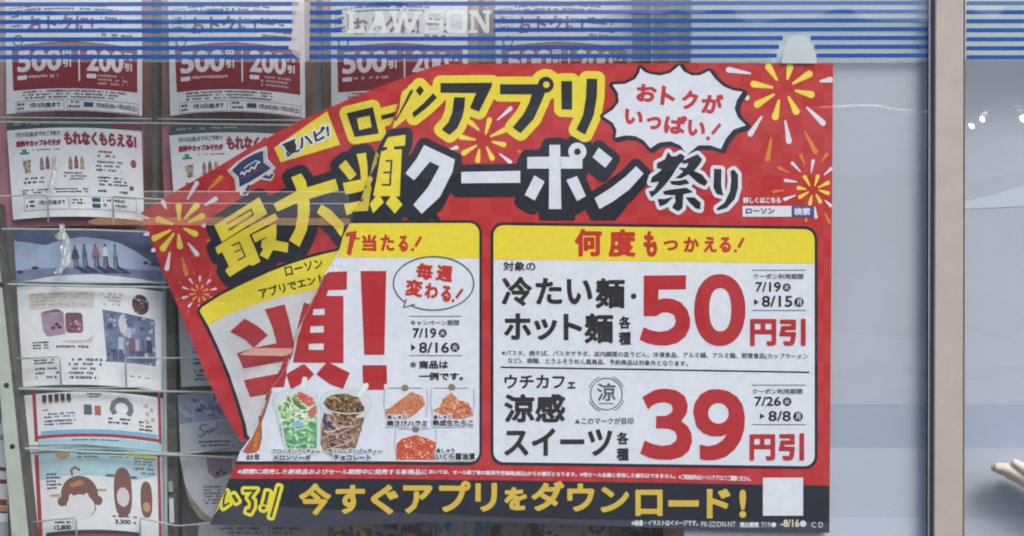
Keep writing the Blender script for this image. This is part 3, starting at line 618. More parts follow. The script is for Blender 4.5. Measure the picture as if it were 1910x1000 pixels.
reg = c6([(510, 480), (530, 380), (880, 420), (860, 520), (805, 680), (610, 750), (520, 700), (505, 620)]); ik.poly(reg, pm((120, 92, 84)), .5); mottle(ik, reg, [(88, 60, 50), (164, 132, 120), (196, 176, 166), (140, 104, 84), (66, 44, 40), (178, 140, 120), (120, 88, 78)], 200, 2.6, .6, 2.6)
ik.poly(c6([(515, 430), (560, 430), (620, 470), (610, 510), (540, 490)]), pm((66, 58, 110)), 1.3)
reg = c6([(525, 290), (560, 240), (620, 215), (720, 205), (830, 240), (885, 330), (880, 360), (760, 440), (670, 440), (590, 360)]); ik.poly(reg, pm((110, 80, 58)), 1.4); mottle(ik, reg, [(70, 48, 38), (160, 128, 88), (196, 162, 110), (120, 88, 60), (52, 36, 32)], 170, 2.3, 1.5, 1.3)
for k, (pts, c) in enumerate([([(520, 600), (580, 560), (660, 560), (740, 520), (840, 470)], (188, 160, 148)), ([(540, 650), (620, 620), (700, 600), (790, 540)], (150, 118, 104)), ([(570, 690), (650, 660), (730, 640), (800, 590)], (198, 174, 162)), ([(530, 530), (600, 540), (680, 500), (780, 490)], (206, 192, 184)), ([(600, 720), (680, 690), (770, 660)], (120, 88, 76))]): ik.stroke(c6(pts), 2.4, pm(c), 1.35+.1*k)
ik.stroke(c6([(520, 325), (600, 362), (720, 382), (840, 375), (925, 350)]), 2.2, pm((214, 214, 214)), 2.4)
emit('chocolate_picture', ik, front, 4.6, pl, cutF)
def onigiri(x0, y0, x1, y1, reg, base, cols, n, s, coin):
    ik = Ink(); ik.stroke([(x0, y0+4), (x0-2, (y0+y1)/2), (x0+3, y1-6)], 2.2, pm((176, 182, 198))); ik.stroke([(x1, y0+4), (x1+1, (y0+y1)/2), (x1-3, y1-6)], 2.2, pm((176, 182, 198)))
    ik.stroke([(x0+5, y0+3), (x1-10, y0+3)], .9, gry); ik.ell(coin[0], coin[1], 6.5, 6, pm((134, 118, 96)), .3)
    r = c6(reg); ik.poly(r, pm(base), .2); mottle(ik, r, cols, n, s, .4, 1.3); emit('rice_ball_picture', ik, front, 4.6, pl, cutF)
onigiri(718, 721, 797, 784, [(1060, 345), (1100, 335), (1200, 260), (1290, 190), (1390, 230), (1415, 300), (1340, 370), (1250, 430), (1200, 380), (1070, 400)], (196, 120, 84), [(206, 130, 110), (176, 98, 60), (220, 160, 140), (190, 130, 70)], 120, 2.4, (755.5, 723.5))
onigiri(805, 721, 884, 784, [(1480, 350), (1540, 320), (1570, 250), (1640, 195), (1700, 260), (1790, 290), (1830, 390), (1750, 425), (1640, 425), (1560, 390)], (200, 120, 84), [(196, 96, 70), (222, 160, 124), (170, 60, 52), (214, 176, 140)], 110, 2.5, (842.5, 722))
onigiri(738, 797, 813, 862, [(1160, 780), (1165, 640), (1210, 600), (1330, 565), (1440, 600), (1505, 630), (1505, 780)], (196, 78, 52), [(214, 110, 80), (180, 60, 44), (232, 190, 160), (206, 84, 50), (200, 140, 90)], 150, 2.1, (775.5, 800.5))
gg_ = [('フローズンパーティー', (508, 837, 597, 846), .3), ('メロンソーダ', (509, 848, 580, 859), .5), ('フローズンパーティー', (620, 837, 713, 846), .3), ('チョコレート', (622, 848, 692, 859), .5), ('金しゃり', (722, 773.5, 758, 782), .3), ('焼さけハラミ', (721, 784, 797, 795), .5), ('金しゃり', (808, 773.5, 842, 782), .3), ('熟成生たらこ', (807, 783, 883, 795), .5), ('金しゃり', (813, 836, 848, 845), .3), ('いくら醤油漬', (813, 845, 886, 858), .5)]
ik = dates(gg_, pl); ik.f = [(a, ink, b) for a, _, b in ik.f]; em = []
for t, b, bo in gg_: em += text(t, b)
k2 = Ink(); k2.tris(fat(em, 2.0, .8), wht); emit('caption_halo', k2, front, 7.4, pl, cutF); emit('caption_lettering', ik, front, 8.4, pl, cutF)

# --- title
c7 = lambda p: Cv(740, 110, 3.225, p); c8 = lambda p: Cv(730, 130, 7.143, p)
app = [c7([(263, 145), (574, 143), (572, 165), (495, 318), (440, 295), (478, 205), (263, 203)]), c7([(345, 230), (412, 232), (408, 290), (395, 350), (365, 415), (318, 458), (270, 425), (310, 382), (335, 320)]),
       c7([(622, 152), (862, 152), (900, 175), (888, 215), (870, 260), (825, 360), (745, 447), (697, 412), (760, 335), (797, 265), (812, 212), (622, 212)]),
       c7([(990, 133), (1055, 133), (1055, 305), (992, 303)]), c7([(1143, 118), (1207, 120), (1204, 230), (1185, 340), (1133, 455), (1080, 425), (1120, 340), (1138, 240)]),
       c8([(378, 212), (435, 275), (380, 350), (325, 283)]), c8([(555, 315), (610, 372), (480, 500), (300, 640), (278, 575), (420, 455)])]
app_t = [t for p in app for t in tri(p)]+tri(ell(740+897/3.225, 110+155/3.225, 15, 15, 28))
ik = Ink(); ik.tris(fat(app_t, 14.2, 1.6)+[], yel); emit('title_outline', ik, front, 1.9, poster, cutF)
so = [c8([(250, 275), (295, 265), (285, 300), (180, 490), (110, 610), (60, 690), (45, 665), (90, 600), (190, 400)])]
ik = Ink(); ik.poly(c8([(300, 175), (350, 200), (370, 400), (240, 620), (130, 710), (30, 785), (20, 770), (22, 740), (60, 640), (110, 500), (125, 350), (145, 290), (215, 240), (240, 200)]), yel2); emit('title_outline', ik, front, 2.4, poster, cutF)
ik = Ink()
for p in app: ik.poly(p, nvy)
for p in so: ik.poly(p, pm((64, 52, 48)))
emit('title_lettering', ik, front, 3.0, poster, cutF)
ik = Ink(); ik.ell(740+897/3.225, 110+155/3.225, 14.8, 14.8, nvy, .2); ik.ell(740+900/3.225, 110+155/3.225, 6, 6, yel, .8); emit('title_lettering', ik, front, 3.0, poster)
ku = [c7([(165, 518), (350, 605), (335, 680), (260, 830), (150, 932), (100, 878), (190, 770), (250, 660), (258, 646), (200, 618), (105, 730), (52, 688), (120, 600)]), c7([(388, 680), (743, 673), (743, 745), (388, 748)]), c7([(918, 517), (983, 517), (990, 903), (915, 903)]), c7([(828, 700), (890, 738), (830, 852), (770, 818)]), c7([(1020, 728), (1085, 705), (1138, 825), (1085, 855)]), c7([(1215, 533), (1298, 600), (1255, 655), (1178, 592)]), c7([(1440, 645), (1485, 690), (1400, 785), (1300, 858), (1220, 903), (1190, 838), (1290, 775), (1380, 705)])]
kub = [c7([(785, 590), (918, 588), (918, 660), (785, 660)]), c7([(983, 588), (1117, 592), (1117, 660), (983, 660)])]
c9 = lambda p: Cv(620, 240, 6.253, p)
ye = [c9([(650, 100), (855, 70), (845, 200), (592, 216), (615, 165)]), c9([(640, 205), (716, 200), (720, 256), (634, 258)]), c9([(572, 252), (810, 240), (785, 790), (475, 785), (520, 560), (545, 400)]), c9([(510, 783), (560, 790), (600, 860), (475, 985), (435, 880)]), c9([(680, 788), (735, 788), (818, 885), (728, 992), (622, 870)])]
yb = [c9([(430, 545), (475, 580), (442, 658), (456, 680), (415, 958), (240, 968), (325, 850), (385, 670)]), c9([(510, 268), (545, 300), (520, 400), (440, 545), (470, 400)])]
dk = [t for p in ku+kub+ye+yb[:1] for t in tri(p)]+tri(ell(740+1087/3.225, 110+558/3.225, 17, 17))
m0 = fat(dk, 13.8, 1.8, ((0, 0), (-3, 7), (-6, 13)))
def clipfold(F, left=False):                 # keep only what lies on this side of the fold
    o = []
    for f in F:
        cx = sum(p[0] for p in f)/len(f); cy = sum(p[1] for p in f)/len(f)
        g = [(max(x, fx(y)+.5) if not left else x, min(y, 411 if x < 905 else 412.5)) for x, y in f]
        if cx > fx(cy) and cy < 412: o.append(g)
    return o
def split(F, w=24):                          # break long runs so that clipping and bending stay smooth
    o = []
    for f in F:
        x0 = f[0][0]; x1 = f[1][0] if len(f) == 4 else x0
        if len(f) == 4 and x1-x0 > w and abs(f[0][1]-f[1][1]) < 1e-6:
            n = int((x1-x0)/w)+1
            for k in range(n):
                a = x0+(x1-x0)*k/n; b = x0+(x1-x0)*(k+1)/n; o.append([(a, f[0][1]), (b, f[0][1]), (b, f[2][1]), (a, f[2][1])])
        else: o.append(f)
    return o
ik = Ink(); ik.tris(clipfold(split(m0, 6)), nvy); ik.poly([(658, 394), (672, 376), (690, 345), (775, 350), (806, 385), (822, 411.5), (653, 411.5)], nvy, -.15); ik.poly([(1010, 380), (1078, 380), (1072, 411.5), (1024, 411.5)], nvy, -.15); ik.poly([(1105, 385), (1170, 385), (1148, 411.5), (1122, 411.5)], nvy, -.15); emit('title_shadow', ik, front, 1.45, poster, None)
ik = Ink()
for p in ku+kub: ik.poly(p, wht)
ik.poly(ell(740+1087/3.225, 110+558/3.225, 17, 17), wht, .3); ik.ell(740+1087/3.225, 110+558/3.225, 6.2, 6.2, nvy, .8)
emit('title_lettering', ik, front, 3.0, poster, cutF)
ik = Ink()
for p in ye: ik.poly(p, yel)
ik.poly(yb[0], pm((204, 184, 62)), .2); ik.poly(yb[1], pm((178, 162, 62)), .2)
bl = c9([(620, 378), (690, 374), (672, 658), (575, 655)]); ik.stroke(bl, 3.6, pm((62, 56, 40)), .5); ik.stroke(c9([(592, 512), (682, 510)]), 3.2, pm((62, 56, 40)), .7)
ik.poly(c9([(560, 262), (628, 225), (632, 238), (590, 262)]), nvy, .8); ik.poly(c9([(520, 340), (550, 320), (548, 380), (522, 390)]), pm((50, 44, 44)), .8); ik.poly(c9([(320, 850), (362, 795), (355, 850)]), pm((50, 44, 44)), .8)
ik.stroke(c9([(395, 670), (380, 690)]), 3, pm((110, 92, 50)), .9)
emit('title_lettering', ik, front, 3.2, poster, cutF)
ca = lambda p: Cv(1190, 260, 6.667, p)
ma_ = [ca([(240, 300), (340, 250), (375, 165), (415, 215), (470, 215), (530, 180), (578, 215), (560, 260), (500, 320), (420, 450), (330, 570), (240, 660), (170, 715), (140, 650), (200, 640), (270, 520), (160, 535), (180, 470), (250, 420), (310, 370), (240, 355)]), ca([(550, 275), (640, 235), (740, 190), (795, 250), (760, 310), (690, 395), (790, 440), (862, 530), (830, 575), (750, 540), (630, 430), (540, 480), (470, 480), (500, 460), (570, 400), (510, 355), (600, 360), (640, 290), (560, 300)]),
      ca([(400, 525), (500, 520), (595, 500), (635, 545), (520, 570), (430, 560)]), ca([(315, 650), (400, 630), (600, 605), (675, 655), (560, 680), (550, 850), (500, 890), (430, 850), (450, 800), (470, 790), (465, 690), (330, 685)]), ca([(250, 745), (340, 745), (430, 720), (350, 800), (275, 830)]), ca([(600, 725), (700, 725), (775, 790), (770, 868), (720, 855), (650, 790)]),
      ca([(950, 370), (1035, 375), (1030, 580), (1055, 695), (980, 675), (945, 600)]), ca([(1155, 400), (1190, 380), (1240, 440), (1240, 600), (1200, 740), (1100, 850), (990, 880), (985, 860), (1080, 790), (1150, 640), (1165, 500)])]
mt = [t for p in ma_ for t in tri(p)]
ik = Ink(); ik.tris(fat(mt, 7.4, 1.2), wht); emit('title_outline', ik, front, 3.6, poster); ik = Ink(); ik.tris(fat(mt, .7, .7), nvy); emit('title_lettering', ik, front, 4.5, poster)
cb = lambda p: Cv(1120, 110, 3.227, p)
burst = cb([(240, 55), (265, 78), (300, 92), (360, 100), (420, 85), (475, 38), (500, 75), (550, 100), (600, 98), (655, 72), (690, 120), (740, 165), (800, 190), (855, 198), (820, 250), (808, 300), (825, 350), (875, 400), (800, 425), (755, 480), (725, 542), (660, 520), (590, 520), (522, 575), (480, 520), (420, 495), (350, 505), (300, 538), (260, 490), (210, 465), (150, 460), (90, 474), (97, 430), (75, 385), (15, 345), (75, 305), (110, 260), (105, 205), (72, 155), (150, 150), (210, 120), (235, 80)])
mb = [[(x, max(y, 119.5)) for x, y in f] for f in fat(tri(burst), 5.5, 1.5, ((0, 0), (3, 1.5), (5, 2.5)))]
ik = Ink(); ik.tris(mb, nvy); bu = emit('burst_bubble', ik, front, 2.0, poster); ik = Ink(); ik.poly(burst, wht); emit('bubble_face', ik, front, 3.0, bu)
ik = Ink(); rr = pm((188, 46, 54))
for ch, b in [('お', [(218, 148), (345, 155), (330, 265), (215, 255)]), ('ト', [(370, 158), (460, 190), (440, 290), (358, 275)]), ('ク', [(495, 180), (592, 200), (580, 312), (488, 300)]), ('が', [(612, 205), (745, 215), (725, 335), (605, 325)]), ('い', [(150, 298), (265, 318), (250, 400), (142, 390)]), ('つ', [(280, 345), (370, 350), (362, 432), (275, 420)]), ('ぱ', [(388, 335), (525, 345), (510, 460), (380, 445)]), ('い', [(530, 362), (640, 385), (625, 470), (520, 460)])]: ik.tris(text(ch, cb(b), 1.9, .8), rr)
ik.stroke(cb([(722, 392), (672, 452)]), 6, rr); ik.ell(*cb([(648, 478)])[0], 3.8, 3.8, rr); emit('bubble_lettering', ik, front, 4.0, bu)
ik = Ink(); ik.rect(1385, 384.3, 1476.4, 404.4, wht); ik.rect(1476.4, 384.3, 1517.6, 404.4, pm((48, 84, 150)), 0); sb = emit('search_box', ik, front, 3, poster)
ik = Ink(); ik.tris(text('ローソン', (1391, 388.5, 1445, 399), .6, .5), pm((50, 62, 110))); ik.tris(text('検索', (1481, 387.3, 1511, 401.5), .5, .5), wht); emit('search_lettering', ik, front, 4, sb)
letters([('詳しくはこちら', (1386, 367.8, 1456.5, 379.5))], wht, .55, front, 3, poster, cell=.5)
# --- little yellow shout at the lower left
ce = lambda p: Cv(390, 860, 7.69, p)
sh = Ink(); bk = None
for p, w in [([(245, 430), (215, 530), (205, 600), (212, 650), (285, 600)], 3.6), ([(340, 485), (405, 588)], 6), ([(500, 425), (655, 425), (572, 530)], 4.4), ([(572, 520), (625, 580), (620, 660), (585, 725), (540, 710)], 5.6), ([(845, 440), (800, 625)], 6.2), ([(1008, 365), (885, 805)], 4.0)]: sh.stroke(ce(p), w, pm((70, 60, 30)), .1*len(sh.f) % .5)
sh.ell(*ce([(780, 672)])[0], 4, 3.4, pm((70, 60, 30)))
yk = Ink(); yk.tris(fat([f for f, _, _ in sh.f], 6.0, 1.0), pm((226, 214, 62))); yk.stroke(ce([(225, 430), (165, 560), (125, 680), (50, 780)]), 3.2, pm((214, 204, 70)), -.2)
yk.f = [([(max(x, fx(y)+1), y) for x, y in f], m, z) for f, m, z in yk.f]
emit('shout_outline', yk, front, 2.8, poster, cutF); emit('shout_lettering', sh, front, 3.8, poster, cutF)

# --- loose flap print
cg = lambda p: Cv(390, 360, 6.25, p); ch_ = lambda p: Cv(500, 310, 6.25, p); ci = lambda p: Cv(250, 370, 3.98, p); cj = lambda p: Cv(400, 120, 3.333, p)
sai = [cg([(62, 380), (585, 48), (625, 130), (680, 245), (560, 310), (150, 572)]), cg([(150, 585), (400, 430), (770, 235), (808, 305), (470, 485), (600, 800), (505, 850), (470, 835), (240, 978), (188, 905), (232, 855), (152, 690), (100, 715), (72, 640)]), cg([(498, 490), (780, 352), (788, 440), (778, 552), (925, 582), (915, 695), (745, 665), (685, 775), (590, 725), (632, 650), (605, 635), (615, 555), (665, 525), (660, 515), (535, 578)])]
dai = [ch_([(268, 130), (385, 85), (440, 170), (455, 248), (785, 148), (825, 278), (480, 382), (488, 520), (455, 740), (365, 942), (245, 865), (320, 730), (345, 560), (345, 425), (110, 530), (60, 440), (335, 292), (310, 220)]), ch_([(622, 445), (740, 520), (890, 680), (870, 780), (850, 825), (760, 700), (568, 542)])]
han = [c9([(155, 365), (282, 535), (205, 605), (72, 440)]), c9([(282, 297), (390, 282), (408, 420), (412, 560), (440, 600), (400, 690), (340, 730), (155, 770), (120, 635), (335, 592), (320, 450)]), c9([(135, 885), (330, 840), (290, 960), (240, 985), (165, 1010)])]
fk = [t for p in sai+dai+han for t in tri(p)]
ik = Ink(); F = split(fat(fk, 16.5, 2.0, ((0, 0), (2, 5)))); ik.tris([f for f in F if sum(p[0] for p in f)/len(f) < fx(sum(p[1] for p in f)/len(f))+28], nvy); emit('title_shadow', ik, flap, 1.5, poster, cutL)
ik = Ink()
for p in sai+dai+han: ik.poly(p, yel)
br = pm((84, 72, 36)); z = .6
for p, w in [([(205, 362), (490, 190), (512, 255), (228, 435)], 3.2), ([(262, 618), (350, 575), (422, 740), (332, 785)], 2.8), ([(295, 690), (385, 650)], 2.4)]: ik.stroke(cg(p), w, br, z); z += .2
emit('title_lettering', ik, flap, 3, poster, cutL)
ik = Ink(); ro = cj([(822, 305), (985, 265), (1022, 430), (872, 452)]); da = cj([(1035, 318), (1165, 285), (1150, 318), (1040, 345)])
F = split(fat(tri(ro)+tri(da), 13.5, 1.6)); ik.tris([f for f in F if sum(p[0] for p in f)/len(f) < fx(sum(p[1] for p in f)/len(f))+28], yel); emit('title_outline', ik, flap, 1.9, poster, cutL)
ik = Ink(); ik.poly(ro, nvy, 0, [cj([(885, 335), (965, 318), (978, 390), (900, 410)])]); ik.poly(da, nvy); emit('title_lettering', ik, flap, 3, poster, cutL)
ik = Ink(); ik.poly(cj([(370, 520), (700, 292), (782, 500), (412, 610)]), yel); lb = emit('summer_label', ik, flap, 2.0, poster, cutL)
q = cj([(415, 498), (708, 372), (718, 448), (452, 578)]); tx = text('夏ハピ!', q, 1.0, .7); ik = Ink(); ik.tris(fat(text('夏ハピ!', q), 4.0, 1.2), wht); emit('label_halo', ik, flap, 3, lb, cutL); ik = Ink(); ik.tris(tx, ink); emit('label_lettering', ik, flap, 4, lb, cutL)
ck = lambda p: Cv(400, 230, 6.67, p)
ik = Ink(); ik.poly(ck([(160, 592), (280, 480), (400, 400), (520, 335), (640, 285), (655, 295), (662, 440), (762, 555), (722, 600), (755, 640), (700, 720), (580, 695), (450, 770), (415, 900), (320, 897), (310, 850), (268, 850), (250, 690)]), pm((212, 205, 212))); sg = emit('banner_emblem', ik, flap, 2.0, poster, cutL)
ik = Ink(); nb_ = pm((40, 58, 100)); ik.poly(ck([(215, 587), (310, 490), (400, 430), (500, 378), (605, 340), (612, 490), (705, 560), (560, 655), (430, 735), (312, 792), (300, 665)]), nb_); ik.poly(ck([(345, 878), (385, 835), (415, 770), (448, 765), (425, 850), (395, 885)]), nb_); ik.poly(ck([(588, 670), (640, 640), (680, 662), (715, 622), (740, 640), (692, 697)]), nb_)
ik.stroke(ck([(190, 597), (268, 668), (282, 820)]), 1.3, pm((150, 160, 180)), .3); ik.stroke(ck([(625, 315), (632, 465), (728, 555)]), 1.3, pm((150, 160, 180)), .3)
emit('emblem_face', ik, flap, 3, sg, cutL)
ik = Ink(); wv = [(320, 640), (345, 605), (370, 640), (400, 590), (430, 600), (460, 545), (500, 565), (530, 500), (570, 480)]; ik.stroke(ck(wv), 2.6, wht); ik.stroke(ck([(365, 565), (420, 520), (480, 490), (510, 465), (560, 480)]), 1.8, wht, .3); ik.stroke(ck([(335, 680), (440, 640), (520, 590), (590, 530)]), 1.6, pm((150, 50, 70)), .5); emit('emblem_lettering', ik, flap, 4, sg, cutL)
# flap panel
hdr_top = [(640, 462), (629, 468), (600, 475), (577, 481), (540, 493), (501, 508), (451, 531), (411, 551), (386, 567), (377, 573)]
hdr_bot = [(388, 607), (426, 586), (476, 568), (526, 553), (590, 541), (640, 532), (655, 530)]
lft = [(388, 607), (394, 620), (408, 650), (428, 698), (444, 745), (458, 790), (462, 812)]
ik = Ink(); ik.poly([(656, 452), (629, 463)]+[(x-1, y-5.5) for x, y in hdr_top[2:]]+[(370, 572), (367, 582), (382, 609), (389, 623), (403, 653), (423, 701), (439, 748), (452, 793), (455, 816), (480, 830), (500, 800), (500, 740)]+[(fx(y)+20, y) for y in range(700, 470, -20)], nvy); fp = emit('coupon_panel', ik, flap, 2, poster, cutL)
ik = Ink(); ik.poly(hdr_bot+[(fx(y)+24, y) for y in range(540, 800, 20)]+[(478, 828)]+lft[::-1][:-1], pm((206, 204, 212))); emit('panel_face', ik, flap, 3, fp, cutL)  # duller white than the front: the flap's shade put into its colour
ik = Ink(); ik.poly([(656, 456)]+hdr_top+[(372, 580)]+hdr_bot, yel); emit('panel_header', ik, flap, 3.6, fp, cutL)
ik = Ink(); ik.tris(text('ローソン', ci([(1112, 508), (1395, 448), (1405, 512), (1128, 582)]), .55, .6), ink); ik.tris(text('アプリでエント', ci([(915, 672), (1408, 556), (1418, 618), (945, 745)]), .6, .6), ink); emit('header_lettering', ik, flap, 4.4, fp, cutL)
ik = Ink(); fr_ = pm((172, 50, 56)); ik.poly(c5([(180, 170), (300, 240), (400, 325), (330, 385), (265, 445), (190, 370), (45, 295)]), fr_); ik.poly(c5([(370, 85), (555, 38), (600, 200), (635, 370), (650, 445), (640, 470), (595, 540), (520, 575), (170, 637), (108, 495), (265, 445), (480, 400), (440, 250)]), fr_, .1); ik.poly(c5([(735, 20), (790, 40), (800, 60), (670, 280), (700, 150)]), fr_); ik.poly(c5([(172, 745), (480, 688), (530, 680), (500, 800), (390, 878), (232, 903)]), fr_); emit('half_price_lettering', ik, flap, 4.4, fp, cutL)
# dark seam along the fold (thin turned edge of the paper)
ik = Ink(); cr = pm((150, 120, 100)); ik.stroke([(x+1.2, y) for x, y in FL if 500 < y < 800], 1.3, pm((176, 132, 110))); emit('turned_edge', ik, front, 9.0, poster, cutF)

# glass reflections painted as tan strips between the loose flap and the front part
plank_tint = film('plank_reflection_film', (228, 172, 134), .36); t1 = Ink(); t1.poly([(165, 412), (185, 405), (420, 405), (657, 407), (652, 420), (420, 420.5), (180, 419), (164, 416)], plank_tint)  # reflected wooden plank, painted as a translucent tan shape
refl = thing('painted_reflection_strip', W(410, 420, .0168), 'long painted tan and pale reflection across the loose corner of the poster and the leaflets', 'painted reflection')
emit('plank_reflection', t1, const(.0168), 0, refl)
t1 = Ink(); t1.poly([(262, 356), (650, 357), (656, 405), (250, 405)], film('pale_glare_film', (220, 224, 234), .07)); emit('pale_glare', t1, const(.0172), 0, refl)  # faint veil of glare painted as a thin pale sheet
for y_ in (357, 379): t1 = Ink(); t1.stroke([(235, y_), (660, y_+1)], 1.8, film('glare_line_film', (226, 228, 236), .42)); emit('glare_line', t1, const(.0170), 0, refl)  # thin glare lines painted along the veil
t1 = Ink(); t1.poly(c5([(140, 512), (165, 490), (265, 447), (620, 450), (650, 452), (600, 515), (510, 525), (480, 518), (300, 517)]), film('peach_reflection_film', (246, 190, 180), .6))  # pinkish reflection painted as a translucent patch
o = emit('peach_reflection', t1, const(.0166), 0, None); tag(o, 'short painted peach reflection over the red character on the loose flap', 'painted reflection patch')

# ------------------------------------------------------------------ rack, wood behind it, leaflets
wood = mat('rack_wood', (196, 168, 152), rough=.6, var=.15, scale=30, grain=.25)
wood2 = mat('rack_wood_rosy', (204, 166, 156), rough=.6, var=.15, scale=30, grain=.22)
wire = mat('chrome_wire', (188, 196, 196), rough=.28, metal=.45, var=.1, bump=0)
darkm = mat('dark_post_metal', (88, 88, 84), rough=.5, var=.25, scale=70, metal=.2)
lightm = mat('pale_post_metal', (172, 180, 172), rough=.5, var=.08, scale=40)
rack = thing('magazine_rack', W(500, 1290, .2), 'chrome wire leaflet rack with dark posts and wooden back behind the window', 'rack')
DB, DW = .21, .135
def wslab(nm, x0, y0, x1, y1, m, d=DB, t=.012): return slab(nm, [(x0, y0), (x1, y0), (x1, y1), (x0, y1)], d, d+t, m, rack, .0008)
for a, b in ((-260, -30), (-28, 284), (293, 590), (601, 893), (902, 1206)): wslab('back_board', a, -200, b, 428, wood if a != -28 else wood2)
for a, b in ((-260, -2), (14, 318), (326, 640), (646, 930), (936, 1206)): wslab('back_board', a, 431, b, 1290, mat('lower_back_panel', (168, 168, 164), rough=.6, var=.1))
slab('post', [(-30, 380), (-14, 380), (54, 1010), (62, 1290), (38, 1290), (22, 1010)], .12, .15, lightm, rack, .001)
slab('post', [(-14.5, 380), (-6, 380), (60, 1010), (68, 1290), (62.5, 1290), (54.5, 1010)], .122, .16, darkm, rack, .0008)
slab('post', [(10, 425), (22, 425), (38, 680), (52, 1010), (42, 1010), (26, 680)], .15, .165, darkm, rack, .0008)
slab('post', [(282, -200), (293.5, -200), (294, 425), (284, 425)], .15, .18, darkm, rack, .0008)
slab('post', [(309, 426), (323, 426), (333, 1010), (336, 1290), (318, 1290), (313, 1010)], .15, .18, mat('slotted_post', (78, 76, 70), rough=.6, var=.5, scale=120), rack, .0008)
slab('post', [(302, 426), (308.5, 426), (312.5, 1010), (306, 1010)], .148, .17, mat('pale_post_grey', (160, 168, 176), rough=.4), rack, .0008)
for a, b, c, e in ((589, 598, 592, 600), (893, 900, 895, 901), (1206, 1214, 1210, 1216), (1238, 1248, 1238, 1247)): slab('post', [(a, -200), (b, -200), (e, 1290), (c, 1290)], .15, .18, mat('grey_post', (96, 100, 104), rough=.5, var=.15), rack, .0008)
def wr(pts, r=.00125, d=DW): tube('wire', [W(x, y, d+(dd[0] if dd else 0)) for x, y, *dd in pts], r, wire, rack)
wr([(-260, 226), (0, 227.5), (290, 230), (480, 233), (760, 236), (1206, 238)]); wr([(-260, 219), (0, 219), (290, 222), (480, 224), (1206, 230)], .001, DW+.02)
wr([(-260, 365), (0, 366), (89, 363, 0), (90, 416)]); wr([(212, 419), (210, 366), (262, 370), (300, 372), (392, 374), (393, 425)])
wr([(515, 425), (513, 376), (600, 378), (700, 380)])
wr([(-260, 425), (0, 427), (160, 428.5), (275, 433), (600, 438)]); wr([(0, 531), (2, 530), (160, 534), (315, 536), (700, 540)], .0016); wr([(12, 525), (160, 528), (300, 527), (700, 532)], .001, DW+.012)
wr([(18, 669), (60, 668), (112, 665), (114, 722)]); wr([(236, 724), (234, 667), (300, 668), (400, 667), (560, 668)])
wr([(12, 718), (20, 725), (160, 728), (300, 730), (420, 732), (700, 734)], .0016); wr([(22, 723), (160, 724), (270, 722), (305, 732)], .0009, DW+.01)
wr([(22, 832), (28, 836), (160, 843), (310, 848), (460, 855), (800, 860)], .0019); wr([(48, 832), (150, 828), (230, 834), (315, 845), (350, 846), (430, 836)], .0011, DW+.006)
wr([(56, 976), (90, 970), (142, 966), (143, 1010)]); wr([(262, 1010), (261, 966), (300, 975), (330, 981), (372, 978), (420, 972), (560, 972)])
for x, y in ((23, 833), (12, 719), (2, 531)):
    ik = Ink(); ik.ell(x, y, 5, 5, mat('post_hole', (40, 42, 42)), 0, 16); emit('post_hole', ik, const(.1195), 0, rack)

LW = pm((218, 220, 230)); MAR = pm((132, 38, 46)); MTX = pm((140, 28, 42)); K7 = pm((46, 48, 60)); K9 = pm((92, 94, 108)); WTX = pm((222, 214, 222)); KN = pm((52, 60, 96))
class Leaf:
    def __init__(s, x0, x1, y0, y1, bow, slope, skew, label, paper=LW, d=.165, bulge=.012, cat='leaflet', group='leaflets in the rack', name='leaflet', outline=None):
        s.x0, s.x1, s.y0, s.bow, s.slope, s.skew, s.d, s.bulge = x0, x1, y0, bow, slope, skew, d, bulge
        s.root = thing(name, W((x0+x1)/2, y1, d), label, cat, group); s.cut = ([x0+(x1-x0)*k/14 for k in range(1, 14)], [])
        ik = Ink(); ik.poly(outline or [(x0, y0), (x1, y0), (x1, y1), (x0, y1)], paper); s.em('page', ik, 0)
    def warp(s, x, y):
        t = (x-s.x0)/(s.x1-s.x0); return x+s.skew*(y-s.y0)*(1-.6*t), y-s.bow*4*t*(1-t)+s.slope*(x-s.x0)
    def surf(s, x, y):
        t = (x-s.x0)/(s.x1-s.x0); return s.d-s.bulge*4*t*(1-t)
    def em(s, name, ik, layer=1): return emit(name, ik, s.surf, layer, s.root, s.cut, s.warp)
def fine(ik, x0, y0, x1, y1, rows, m, z=0, dens=.8):      # print too small to read
    h = (y1-y0)/rows
    for r in range(rows):
        x = x0; end = x0+(x1-x0)*rnd.uniform(.75, 1)
        while x < end:
            w = rnd.uniform(1.6, 5.5)
            if rnd.random() < dens: ik.rect(x, y0+r*h+h*rnd.uniform(.12, .25), min(end, x+w), y0+r*h+h*rnd.uniform(.6, .8), m, z)
            x += w+rnd.uniform(.5, 1.4)
